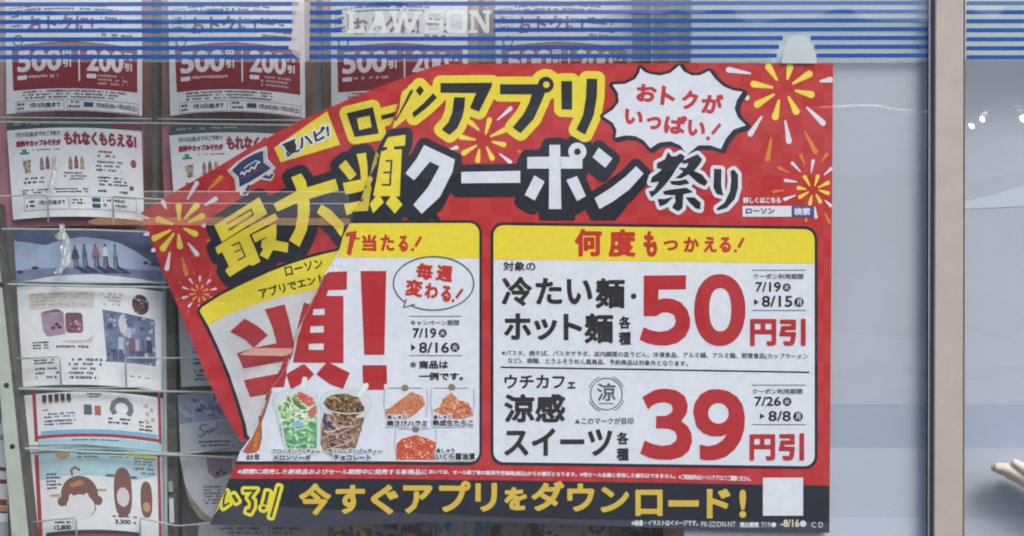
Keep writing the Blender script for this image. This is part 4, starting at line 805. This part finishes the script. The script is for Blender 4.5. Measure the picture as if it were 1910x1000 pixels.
def coupon_leaf(dx, dy, label):
    L = Leaf(9+dx, 264+dx, -70+dy, 213+dy, {0: 8, 303: 10, 608: 7}.get(dx, 9), {0: .014, 303: .020, 608: .006}.get(dx, .012), {0: .012, 303: .020, 608: .004}.get(dx, .01), label)
    o = lambda a, b, c, e: (a+dx, b+dy, c+dx, e+dy)
    ik = Ink(); ik.poly([(20+dx, 92+dy), (45+dx, 86+dy), (130+dx, 83+dy), (215+dx, 86+dy), (255+dx, 90+dy), (255+dx, 171+dy), (22+dx, 171+dy)], MAR); L.em('price_block', ik)
    ik = Ink(); ik.tris(text('おトクに!', o(50, 34, 174, 66), 1.2, .8), pm((134, 72, 78))); L.em('headline', ik)
    ik = Ink(); fine(ik, *o(182, 34, 236, 50), 2, pm((110, 62, 70))); fine(ik, *o(184, 54, 252, 74), 2, pm((120, 72, 80))); fine(ik, *o(46, 12, 230, 26), 2, K9); ik.stroke([(17+dx, 17+dy), (40+dx, 17+dy), (40+dx, 58+dy), (17+dx, 58+dy), (17+dx, 17+dy)], 1.1, K9); fine(ik, *o(20, 20, 38, 56), 4, K9); L.em('small_print', ik)
    ik = Ink(); ik.tris(text('500', o(30, 97, 113, 138), 1.9, .8), WTX); ik.tris(text('200', o(160, 97, 229, 138), 1.7, .8), WTX); ik.tris(text('円', o(115, 98, 131, 112), .8, .6), WTX); ik.tris(text('引', o(115, 116, 131, 131), .8, .6), WTX); ik.tris(text('円', o(231, 99, 245, 112), .8, .6), WTX); ik.tris(text('引', o(231, 118, 245, 133), .8, .6), WTX)
    ik.rect(*o(144.5, 99, 147.5, 157), WTX); ik.poly(rrect(*o(30, 144, 48, 152), 2), WTX); ik.poly(rrect(*o(160, 143, 178, 151), 2), WTX); L.em('price_lettering', ik, 2)
    ik = Ink(); fine(ik, *o(51, 143, 122, 152), 1, pm((206, 170, 176))); fine(ik, *o(181, 142, 240, 164), 3, pm((196, 156, 162))); L.em('price_note', ik, 2)
    ik = Ink(); fine(ik, *o(40, 173, 250, 190), 3, K7)
    for a, b in ((27, 117), (123, 257)): ik.stroke([(a+dx, 192+dy), (b+dx, 192+dy), (b+dx, 211.5+dy), (a+dx, 211.5+dy), (a+dx, 192+dy)], .9, K9)
    fine(ik, *o(30, 194, 44, 210), 2, K7); ik.tris(text('7月15日(金)まで', o(52, 196, 110, 207), .4, .5), K7); fine(ik, *o(126, 193, 150, 209), 2, K7); ik.poly(rrect(*o(154, 196, 172, 205), 1.5), KN); ik.tris(text('7月20日(水)~7月23日(土)', o(176, 196, 254, 207), .3, .5), K7); L.em('date_print', ik)
    ik = Ink(); ik.ring(32+dx, 78+dy, 9, 2.6, mat('hole_clip', (84, 92, 98)), 0, 0, 360); L.em('hanging_ring', ik, 3)
    return L
for dx, dy, lab in ((0, 0, 'red and white 500 and 200 yen off leaflet, leftmost of the top row'), (303, 3, 'red and white 500 and 200 yen off leaflet, second from left in the top row'), (608, 3, 'red and white yen off leaflet behind the shop name letters on the glass'), (914, 2, 'red and white yen off leaflet rightmost of the top row, cut by the poster top')): coupon_leaf(dx, dy, lab)
def gift_leaf(dx, dy, lab, lab2):
    Lb = Leaf(0+dx, 268+dx, 229+dy, 427+dy, 4, -.015, .02, lab2, pm((176, 112, 126)), .172, .010)
    ik = Ink(); ik.rect(12+dx, 229+dy, 266+dx, 247+dy, pm((66, 84, 80))); fine(ik, 26+dx, 232+dy, 150+dx, 238+dy, 1, pm((150, 170, 160))); ik.poly(rrect(208+dx, 236+dy, 258+dx, 244+dy, 3), MAR, .3); Lb.em('green_heading', ik)
    L = Leaf(13+dx, 264+dx, 244+dy, 410+dy, 7, .008, .07, lab, LW, .158, .010)
    o = lambda a, b, c, e: (a+dx, b+dy, c+dx, e+dy)
    ik = Ink(); ik.tris(text('もれなくもらえる!', o(118, 251, 254, 277), 1.5, .8), MTX); ik.tris(text('飲料やカップみそ汁が', o(28, 265, 112, 277), .8, .5), MTX); ik.tris(text('7月15日(金)までのご予約で', o(28, 249, 112, 260), .3, .5), K9); L.em('headline', ik)
    ik = Ink(); ik.ell(43+dx, 284+dy, 5, 3, pm((60, 140, 110)), 0, 12); ik.rect(*o(34, 287, 52, 291), pm((60, 140, 110))); fine(ik, *o(58, 282, 124, 286), 1, pm((120, 90, 96)))
    for bx in (70, 124):
        for k, c in enumerate(((128, 118, 118), (130, 70, 74), (166, 142, 112))):
            x = bx+dx+k*11; y = 298+dy-(1.5 if k == 1 else 0); ik.poly([(x+2.6, y), (x+5.4, y), (x+7.6, y+9), (x+8, y+24), (x, y+24), (x+.4, y+9)], pm(c), 0)
            ik.rect(x+1, y+12, x+7, y+19, pm(tuple(min(255, v+26) for v in c)), .2)
    reg = [(38+dx, 303+dy), (54+dx, 301+dy), (52+dx, 325+dy), (42+dx, 326+dy)]; ik.poly(reg, pm((168, 158, 140))); mottle(ik, reg, [(120, 96, 84), (180, 160, 130), (96, 110, 80)], 14, 2.5, .2); L.em('food_pictures', ik)
    ik = Ink(); ik.rect(*o(100, 296, 100.8, 322), K9); fine(ik, *o(38, 333, 82, 348), 2, K7); fine(ik, *o(115, 326, 160, 343), 3, K9); fine(ik, *o(34, 356, 170, 366), 2, K7)
    fine(ik, *o(176, 284, 214, 300), 2, pm((120, 90, 96))); fine(ik, *o(176, 303, 240, 326), 3, K9); fine(ik, *o(178, 333, 236, 352), 3, K7); fine(ik, *o(178, 357, 250, 366), 1, K7); ik.ell(247+dx, 306+dy, 5.5, 8, pm((150, 60, 68)), 0, 16); ik.rect(*o(238, 348, 246, 356), pm((92, 92, 104)))
    for a, b in ((36, 120), (124, 250)): ik.stroke([(a+dx, 372+dy), (b+dx, 372+dy), (b+dx, 396+dy), (a+dx, 396+dy), (a+dx, 372+dy)], .8, K9)
    fine(ik, *o(40, 376, 58, 392), 2, K7); ik.tris(text('7月15日(金)まで', o(64, 378, 114, 388), .3, .5), K7); fine(ik, *o(128, 376, 156, 388), 2, KN); ik.rect(*o(166, 374, 182, 382), pm((48, 82, 102))); ik.rect(*o(166, 385, 182, 393), pm((48, 82, 102))); fine(ik, *o(187, 374, 242, 392), 2, K9); L.em('small_print', ik)
gift_leaf(0, 0, 'white leaflet with small bottles and dark red heading, leftmost of the second row', 'mauve booklet with green heading behind the leftmost bottle leaflet')
gift_leaf(303, 9, 'white leaflet with small bottles partly covered by the loose poster corner', 'mauve booklet with green heading beside the loose poster corner')
# night landscape leaflet
cm = lambda p: Cv(0, 430, 3.98, p)
L = Leaf(14, 305, 430, 527, 4, .005, .10, 'leaflet with a moonlit snow hill and five small standing figures', pm((150, 164, 192)), .158, .010)
ik = Ink(); ik.rect(14, 430, 305, 527, pm((76, 84, 116), var=.25, scale=60)); ik.poly(cm([(55, 70), (200, 95), (330, 120), (420, 90), (600, 60), (800, 80), (900, 110), (1000, 160), (1150, 260), (1215, 290), (1215, 390), (55, 390)]), pm((146, 162, 192), var=.16, scale=30), .3)
ik.poly(cm([(55, 300), (300, 290), (700, 285), (1215, 300), (1215, 390), (55, 390)]), pm((112, 124, 156), var=.22, scale=50), .6); ik.poly(cm([(80, 392), (400, 345), (700, 338), (1000, 362), (1215, 385), (1215, 395)]), pm((196, 204, 220)), .9)
for x, y, w in ((235, 285, 30), (120, 312, 26), (1070, 242, 20), (1130, 250, 30)): ik.ell(*cm([(x, y)])[0], w/3.98, 3, pm((48, 54, 84)), 1.2, 10)
emo = L.em('landscape_picture', ik)
ik = Ink()
for x, h, c, s in ((545, 125, (70, 66, 84), 30), (615, 112, (72, 92, 124), 20), (700, 112, (142, 98, 108), 32), (770, 110, (196, 198, 210), 22), (845, 112, (112, 130, 152), 18)):
    ik.ell(*cm([(x, h+10)])[0], 2.2, 2.8, pm((92, 84, 92)), .1, 10); ik.poly(cm([(x-s*.5, h+25), (x+s*.5, h+25), (x+s, h+95), (x-s, h+95)]), pm(c), .2)
    ik.poly(cm([(x-14, h+90), (x-3, h+90), (x-5, h+165), (x-17, h+165)]), pm((96, 92, 112)), .3); ik.poly(cm([(x+3, h+90), (x+14, h+90), (x+22, h+165), (x+8, h+165)]), pm((80, 78, 100)), .3)
    ik.poly(cm([(x-10, 278), (x+25, 278), (x+110, 322), (x+55, 322)]), pm((52, 56, 88)), 0)
L.em('figures_picture', ik, 7)
# catalogue page
L = Leaf(22, 304, 536, 723, 9, .03, .07, 'white catalogue page with mauve boxes and a blue picture of figures', LW, .158, .012)
ik = Ink(); ik.poly(cm([(205, 480), (520, 470), (700, 470), (690, 590), (215, 600)]), pm((198, 194, 196))); fine(ik, 54, 550, 172, 576, 4, pm((170, 160, 150)), .2, .6); fine(ik, 188, 548, 232, 574, 4, pm((176, 168, 160)), .2, .5); L.em('small_print', ik)
ik = Ink(); ik.poly(cm([(290, 625), (400, 600), (460, 625), (465, 790), (330, 805), (300, 760)]), pm((160, 134, 158), var=.15)); ik.poly(cm([(320, 615), (420, 603), (450, 622), (300, 632)]), pm((112, 92, 110)), .2)
for x, y in ((405, 715), (375, 742), (425, 738)): ik.ell(*cm([(x, y)])[0], 4, 3, pm((72, 48, 66)), .3, 10)
ik.poly(rrect(*cm([(470, 630)])[0], *cm([(600, 780)])[0], 6), pm((124, 84, 102), var=.2)); mottle(ik, rrect(121, 600, 148, 622, 3), [(150, 104, 122), (96, 60, 78), (196, 160, 174)], 16, 2.6, .3)
ik.poly(cm([(400, 840), (620, 830), (680, 795), (660, 850), (520, 855)]), pm((206, 178, 190)), 0); reg = ell(261, 566, 16, 19, 20); ik.poly(reg, pm((88, 62, 66))); mottle(ik, reg, [(60, 38, 44), (140, 110, 104), (196, 180, 176), (104, 72, 76)], 45, 3.2, .2); L.em('box_pictures', ik)
ik = Ink(); q = cm([(752, 600), (1140, 640), (1140, 985), (770, 985)]); ik.poly(q, pm((104, 116, 150), var=.3, scale=70)); mottle(ik, q, [(70, 78, 112), (150, 164, 190), (84, 96, 128), (176, 188, 208)], 60, 6, .1, .7)
for x, c in ((830, (96, 130, 160)), (880, (178, 184, 202)), (965, (128, 84, 102)), (1010, (160, 166, 186)), (1040, (76, 88, 122)), (1095, (56, 58, 92))): ik.poly(cm([(x-18, 800), (x+18, 800), (x+26, 890), (x-22, 890)]), pm(c), .9); ik.poly(cm([(x-12, 888), (x-2, 888), (x-4, 970), (x-14, 970)]), pm((66, 62, 90)), .9); ik.poly(cm([(x+4, 888), (x+14, 888), (x+16, 970), (x+6, 970)]), pm((66, 62, 90)), .9)
ik.poly(cm([(880, 640), (920, 660), (935, 720), (910, 780), (880, 760), (865, 690)]), pm((196, 198, 208)), 1.1); L.em('blue_picture', ik)
ik = Ink(); fine(ik, 54, 640, 92, 656, 3, K7); fine(ik, 98, 648, 180, 656, 1, K9); fine(ik, 54, 668, 98, 684, 3, K7); fine(ik, 56, 688, 108, 712, 3, K9, 0, .6); fine(ik, 120, 672, 186, 714, 5, K9, 0, .7); fine(ik, 236, 700, 282, 704, 1, K9); L.em('price_print', ik)
# red framed page
L = Leaf(44, 305, 738, 845, 10, .02, .06, 'red bordered page with a grey neck pillow and a light blue wave', LW, .156, .012)
rf = pm((166, 62, 70)); ik = Ink(); ik.rect(60, 730, 66.5, 826, rf); ik.rect(294, 726, 299.5, 832, rf); ik.rect(60, 816, 299, 822, rf, .1); ik.rect(72, 808, 292, 815.5, pm((120, 176, 216)), .1); ik.rect(66, 824, 300, 846, pm((160, 196, 212)), .2); fine(ik, 130, 826, 240, 830, 1, K7, .6)
L.em('red_frame', ik)
ik = Ink(); 
for k in range(5): ik.rect(78+k*11.4, 741, 86+k*11.4, 756, pm((74, 70, 66)), .1); ik.rect(79+k*11.4, 754, 86+k*11.4, 758, pm((178, 150, 96)), .3)
ik.stroke([(213, 778), (208, 768), (212, 757), (222, 751), (234, 752), (242, 760), (243, 770), (238, 779)], 10, pm((112, 118, 128)), 0); ik.rect(155, 762, 170, 781, pm((86, 100, 104)), .1); ik.rect(175, 764, 187, 782, pm((176, 96, 92)), .1)
for x, y in ((272, 758), (282, 764), (274, 772), (284, 782), (272, 786)): ik.ell(x, y, 3.6, 4.2, pm((190, 172, 150)), 0, 10)
L.em('goods_pictures', ik); ik = Ink(); fine(ik, 78, 768, 94, 772, 1, KN); fine(ik, 80, 775, 140, 786, 2, K9); fine(ik, 80, 788, 146, 800, 2, KN); fine(ik, 200, 784, 252, 798, 2, KN); fine(ik, 258, 786, 286, 806, 3, K7); fine(ik, 162, 740, 190, 750, 2, K7); L.em('small_print', ik)
# cushion page
L = Leaf(52, 306, 846, 1100, 5, .02, .055, 'red bordered page with a round brown cushion and two brown oval shapes', LW, .158, .012)
ik = Ink(); ik.rect(64, 849, 71.5, 1100, rf); ik.rect(293, 843, 298.5, 1100, rf); L.em('red_frame', ik)
ik = Ink(); ik.poly([(72, 846), (292, 843), (292, 884), (250, 896), (170, 888), (110, 890), (72, 898)], pm((168, 196, 210), var=.06)); ik.rect(144, 838, 232, 850, pm((84, 86, 60)), .3); fine(ik, 152, 841, 226, 847, 1, pm((180, 172, 80)), .6); ik.rect(232, 838, 290, 852, pm((200, 196, 90)), .3); ik.ell(117, 850, 14, 9, pm((176, 148, 112)), .3, 16); fine(ik, 144, 852, 190, 857, 1, KN, .4); fine(ik, 204, 852, 240, 856, 1, K9, .4); fine(ik, 250, 852, 290, 868, 3, K9, .4); L.em('blue_heading', ik)
bw = pm((122, 86, 78)); ik = Ink(); ik.poly(ell(145, 925, 35, 35, 30), bw); ik.ell(111, 938, 8, 9, bw, .2, 14); ik.ell(180, 936, 8, 9, bw, .2, 14); ik.stroke([(133, 890), (131, 880), (138, 874), (148, 880)], 4, bw, .2); ik.poly([(126, 906), (146, 898), (156, 902), (150, 908), (130, 912)], pm((170, 132, 84)), .3); ik.rect(90, 924, 108, 929, pm((186, 160, 104)), -.1); ik.rect(176, 914, 196, 919, pm((186, 160, 104)), -.1)
ik.poly(ell(146, 948, 27, 23, 26), pm((214, 212, 220)), .5); ik.ell(129, 931, 4.5, 7, pm((214, 212, 220)), .6, 14); ik.ell(158, 929, 4.5, 7, pm((214, 212, 220)), .6, 14); ik.stroke([(172, 938), (174, 952), (166, 964)], 2.4, bw, .3)
ik.poly(ell(227, 919, 17, 46, 24, 2.6), bw, .1); ik.poly(ell(227, 928, 12, 18, 18), pm((204, 196, 202)), .4); ik.poly(ell(271, 930, 11, 34, 24, 2.6), bw, .1); ik.poly(ell(271, 944, 7, 9, 16), pm((190, 148, 118)), .4); ik.rect(196, 886, 212, 891, pm((96, 98, 110)), .5); ik.rect(242, 888, 254, 893, pm((96, 98, 110)), .5)
L.em('cushion_picture', ik)
ik = Ink(); fine(ik, 84, 884, 112, 916, 5, K7); fine(ik, 248, 870, 290, 886, 2, K9); fine(ik, 90, 974, 140, 980, 1, K7); ik.tris(text('12,800', (94, 982, 126, 992), .5, .5), K7); fine(ik, 206, 962, 260, 968, 1, K7); ik.tris(text('3,300', (210, 970, 240, 980), .5, .5), K7); fine(ik, 242, 972, 262, 979, 1, K9); L.em('price_print', ik)
L = Leaf(86, 262, 994, 1100, 6, .0, .0, 'dark topped page with a red arc at the bottom edge under the cushion page', pm((60, 58, 72)), .15, .010); ik = Ink(); ik.rect(88, 1002, 262, 1008, rf); ik.rect(88, 1008, 262, 1100, LW); L.em('red_arc', ik)
# second column, lower rows
L = Leaf(327, 470, 448, 722, 3, .01, .04, 'white sheet with faint text between the dark post and the loose poster', pm((196, 200, 206)), .158, .008); ik = Ink(); fine(ik, 352, 640, 400, 662, 3, K9); fine(ik, 353, 668, 408, 684, 2, K7); fine(ik, 354, 690, 412, 714, 3, K9); L.em('small_print', ik)
L = Leaf(331, 500, 736, 846, 3, -.01, .05, 'bluish page with handwritten word and grey boxes beside the loose poster', pm((190, 194, 206)), .158, .008); ik = Ink(); q = [(331, 736), (500, 736), (500, 778), (400, 786), (331, 792)]; ik.poly(q, pm((150, 160, 186), var=.2, scale=60)); mottle(ik, q, [(130, 142, 172), (176, 184, 204), (110, 118, 150)], 40, 6, .1, 2.0); ik.ell(370, 768, 7, 3, pm((60, 64, 88)), .5, 12); L.em('blue_picture', ik)
ik = Ink(); ik.stroke([(384, 796), (374, 795), (369, 801), (376, 807), (378, 813), (370, 818), (366, 815)], 1.8, K7); ik.stroke([(380, 812), (384, 806), (386, 811), (390, 804), (392, 810), (396, 801), (396, 808), (402, 800)], 1.8, K7, .3); L.em('handwriting', ik, 2); ik = Ink(); ik.rect(402, 792, 436, 812, pm((176, 176, 188))); ik.stroke([(402, 792), (436, 792), (436, 812), (402, 812), (402, 792)], .8, K9, .2); fine(ik, 366, 824, 440, 838, 2, K9); L.em('small_print', ik)
L = Leaf(335, 520, 852, 972, 3, .0, .10, 'white page with a mauve box picture, its corner curling at the bottom', pm((200, 202, 210)), .158, .008, outline=[(335, 852), (520, 852), (520, 985), (378, 978), (358, 955), (342, 925)]); ik = Ink(); ik.poly([(383, 852), (432, 852), (432, 886), (398, 896), (386, 884)], pm((150, 126, 146), var=.12))
for x, y in ((410, 880), (403, 886), (416, 885)): ik.ell(x, y, 3.4, 2.6, pm((66, 48, 66)), .3, 10)
L.em('box_picture', ik); ik = Ink(); fine(ik, 374, 908, 412, 944, 6, K9); L.em('small_print', ik)
cl = Ink(); cl.poly([(341, 905), (350, 930), (372, 960), (398, 976), (384, 984), (360, 966), (345, 940)], pm((150, 140, 124), var=.2)); L.em('curled_corner', cl, 5)
L = Leaf(355, 612, 988, 1100, 2, .0, .0, 'grey page with two columns of faint print under the poster corner', pm((176, 178, 180)), .15, .006, outline=[(372, 975), (612, 978), (612, 1100), (355, 1100)]); ik = Ink(); fine(ik, 412, 984, 500, 1000, 2, K9); fine(ik, 508, 984, 560, 1000, 2, K9); ik.rect(432, 978, 433.5, 1100, K9); ik.rect(502, 978, 503, 1100, K9); L.em('small_print', ik)
# covers just showing under the poster
cov = [(618, 700, (168, 170, 174), [(96, 96, 100), (170, 172, 172), (196, 186, 120), (110, 90, 92)], 'grey cover with a yellow mark, leftmost of the covers under the poster'), (703, 812, (160, 162, 170), [(92, 60, 70), (150, 154, 160), (90, 88, 96)], 'grey cover with a small red round mark under the poster'), (815, 905, (142, 176, 204), [(96, 128, 160), (160, 184, 200), (180, 170, 120)], 'light blue cover under the poster'), (908, 1012, (142, 140, 134), [(70, 70, 68), (140, 136, 128), (160, 156, 150)], 'dark grey cover with streaks under the poster'), (1015, 1135, (186, 176, 176), [(120, 108, 110), (176, 168, 168), (90, 92, 96)], 'pale pinkish cover under the poster'), (1138, 1246, (84, 62, 60), [(60, 42, 42), (110, 84, 80), (130, 110, 104)], 'dark brown cover, rightmost of the covers under the poster')]
for x0, x1, c, cs, lab in cov:
    L = Leaf(x0, x1, 960, 1120, 2, .02, .0, lab, pm(c), .15, .006, group='covers under the poster'); ik = Ink(); mottle(ik, [(x0+3, 964), (x1-3, 964), (x1-3, 1010), (x0+3, 1010)], cs, 26, 8, 0, 2.0)
    if c[0] == 160: ik.ell(795-30, 988, 9, 8, pm((130, 62, 72)), .5)
    L.em('cover_picture', ik)
# sliver of another column at the left edge
L = Leaf(-190, 12, 792, 1110, 4, .0, .02, 'striped dark red and cream leaflet at the far left edge', LW, .158, .010)
ik = Ink()
for y, h, c in ((812, 10, (150, 150, 150)), (872, 7, (110, 44, 60)), (895, 8, (124, 56, 66)), (932, 12, (128, 72, 64)), (946, 9, (190, 150, 96)), (955, 3, (110, 44, 60)), (974, 40, (160, 164, 170))): ik.rect(-190, y, 12, y+h, pm(c))
L.em('stripe_print', ik)
# barcode-like tags on the dark slotted post
for x, y0, y1, c in ((317, 898, 918, (150, 152, 150)), (319, 930, 975, (196, 200, 206))):
    sl_ = slab('post_tag', [(x-3.5, y0), (x+4.5, y0), (x+5.5, y1), (x-2.5, y1)], .1445, .1475, mat('tag_%d' % y0, c, rough=.5), rack)
# bright glare painted as a pale translucent shape before the left leaflets
glare_m = film('leaflet_glare', (244, 248, 255), .7, .15); 
ik = Ink(); ik.poly([(99, 286), (103, 300), (112, 312), (104, 326), (98, 342), (104, 360), (96, 364), (90, 352), (88, 336), (95, 320), (97, 304)], glare_m); ik.poly([(110, 418), (120, 418), (122, 432), (132, 448), (130, 470), (132, 490), (122, 500), (112, 512), (100, 510), (110, 496), (114, 478), (112, 462), (120, 448), (104, 446), (102, 440), (112, 430)], glare_m)
glare_o = emit('painted_glare', ik, lambda x, y: .125+.006*math.sin(x*.35+y*.08), 0, None, ([92+4*i for i in range(10)], [290+8*i for i in range(28)])); tag(glare_o, 'bright painted squiggle of glare in front of the leftmost leaflets', 'painted glare')

# ------------------------------------------------------------------ pale hand at the lower right edge
hb = bmesh.new(); sk = hb.verts.layers.skin.verify(); idx = {}
def hv(x, y, d, r):
    v = hb.verts.new(W(x, y, d)); v[sk].radius = (r, r); return v
elb = hv(2290, 1130, .050, .030); wrst = hv(2040, 985, .048, .019); pal = hv(1975, 935, .046, .018); hb.edges.new((elb, wrst)); hb.edges.new((wrst, pal)); elb[sk].use_root = True
for k, (p, tip, dd) in enumerate([((1938, 912), [(1908, 889), (1876, 872), (1852, 870)], .030), ((1940, 914), [(1909, 893), (1880, 876), (1847, 872)], .043), ((1942, 917), [(1912, 898), (1884, 881), (1856, 876)], .056), ((1946, 921), [(1920, 905), (1896, 890), (1874, 884)], .068)]):
    kn = hv(*p, dd, .0088); hb.edges.new((pal, kn)); pv = kn
    for j, q in enumerate(tip): nv = hv(*q, dd, (.0080, .0072, .0052)[j]); hb.edges.new((pv, nv)); pv = nv
th = hv(1950, 905, .024, .010); hb.edges.new((pal, th)); t2 = hv(1915, 876, .022, .0075); hb.edges.new((th, t2)); t3 = hv(1886, 859, .024, .0042); hb.edges.new((t2, t3))
skin = mat('pale_skin', (232, 216, 206), rough=.5, var=.08, scale=60)
ho = mesh_obj('person', hb, skin, None, True); ho.modifiers.new('skin', 'SKIN').use_smooth_shade = True; ho.modifiers.new('subdivision', 'SUBSURF').levels = 2; ho.modifiers['subdivision'].render_levels = 2
tag(ho, 'pale hand with fingers together reaching in from the lower right edge', 'person')

# ------------------------------------------------------------------ the street behind the camera, seen only as faint reflection
van = thing('parked_van', (.4, -5.2, -.28), 'white van parked across the pavement, mirrored faintly in the glass', 'van')
vw = mat('van_paint', (205, 208, 214), rough=.3, bump=0, var=.02); vg = mat('van_glass', (46, 52, 60), rough=.1, bump=0); vr = mat('tyre_rubber', (30, 30, 32), rough=.8)
vb = block('body', -2.0, 2.8, -6.0, -4.45, .05, 2.05, vw, None, van, .14)
for x0, x1 in ((-1.75, -.75), (-.6, .75), (.9, 2.1)): block('side_window', x0, x1, -4.455, -4.43, 1.2, 1.8, vg, None, van, .01)
block('side_rail', -1.95, 2.75, -4.46, -4.41, 1.02, 1.07, mat('trim', (90, 92, 96), rough=.4), None, van, .01); rm = mat('rail_metal', (225, 228, 232), rough=.16, metal=.95, bump=0, var=0)
R = lambda px, py, a: (W(px, py, a)[0], -a, W(px, py, a)[2])
for a, b in ((1376, 1704), (1713, 1742), (1842, 1925)): tube('roof_rail', [R(a, 215-(a-1376)*.008, 4.42), R(b, 215-(b-1376)*.008, 4.42)], .013, rm, van, 16)
lm = bpy.data.materials.new('lit_lamp'); lm.use_nodes = True; e_ = lm.node_tree.nodes['Principled BSDF']; e_.inputs['Emission Color'].default_value = (1, .86, .9, 1); e_.inputs['Emission Strength'].default_value = 40
for px, py, rr_ in ((1822, 233, 5), (1898, 229, 6.5), (1846, 220, 3)):
    bm = bmesh.new(); bmesh.ops.create_uvsphere(bm, u_segments=16, v_segments=10, radius=1); p_ = R(px, py, 4.40)
    for v in bm.verts: v.co = (p_[0]+v.co.x*rr_*.0026, p_[1]+v.co.y*.008, p_[2]+v.co.z*rr_*.0019)
    mesh_obj('lamp', bm, lm, van, True)
for x in (-1.1, 1.9):
    bm = bmesh.new(); bmesh.ops.create_cone(bm, cap_ends=True, segments=32, radius1=.34, radius2=.34, depth=.22, matrix=Matrix.Translation((x, -4.58, .05))@Matrix.Rotation(math.pi/2, 4, 'X')); wo_ = mesh_obj('wheel', bm, vr, van)
    bm = bmesh.new(); bmesh.ops.create_cone(bm, cap_ends=True, segments=24, radius1=.2, radius2=.17, depth=.04, matrix=Matrix.Translation((x, -4.455, .05))@Matrix.Rotation(math.pi/2, 4, 'X')); mesh_obj('rim', bm, lightm, wo_)
hs = thing('house', (0, -13, -.3), 'low grey building across the road behind the camera', 'building')
block('wall', -14, 14, -16, -12, -.3, 3.3, mat('render_wall', (150, 148, 144), rough=.9, var=.1, scale=3), None, hs); block('roof', -14.3, 14.3, -16.3, -11.6, 3.3, 3.5, mat('roof_edge', (90, 90, 94), rough=.8), None, hs)
for x in (-9, -4, 1, 6): f_ = block('window', x, x+2, -12.02, -11.97, .8, 2.2, vg, None, hs)
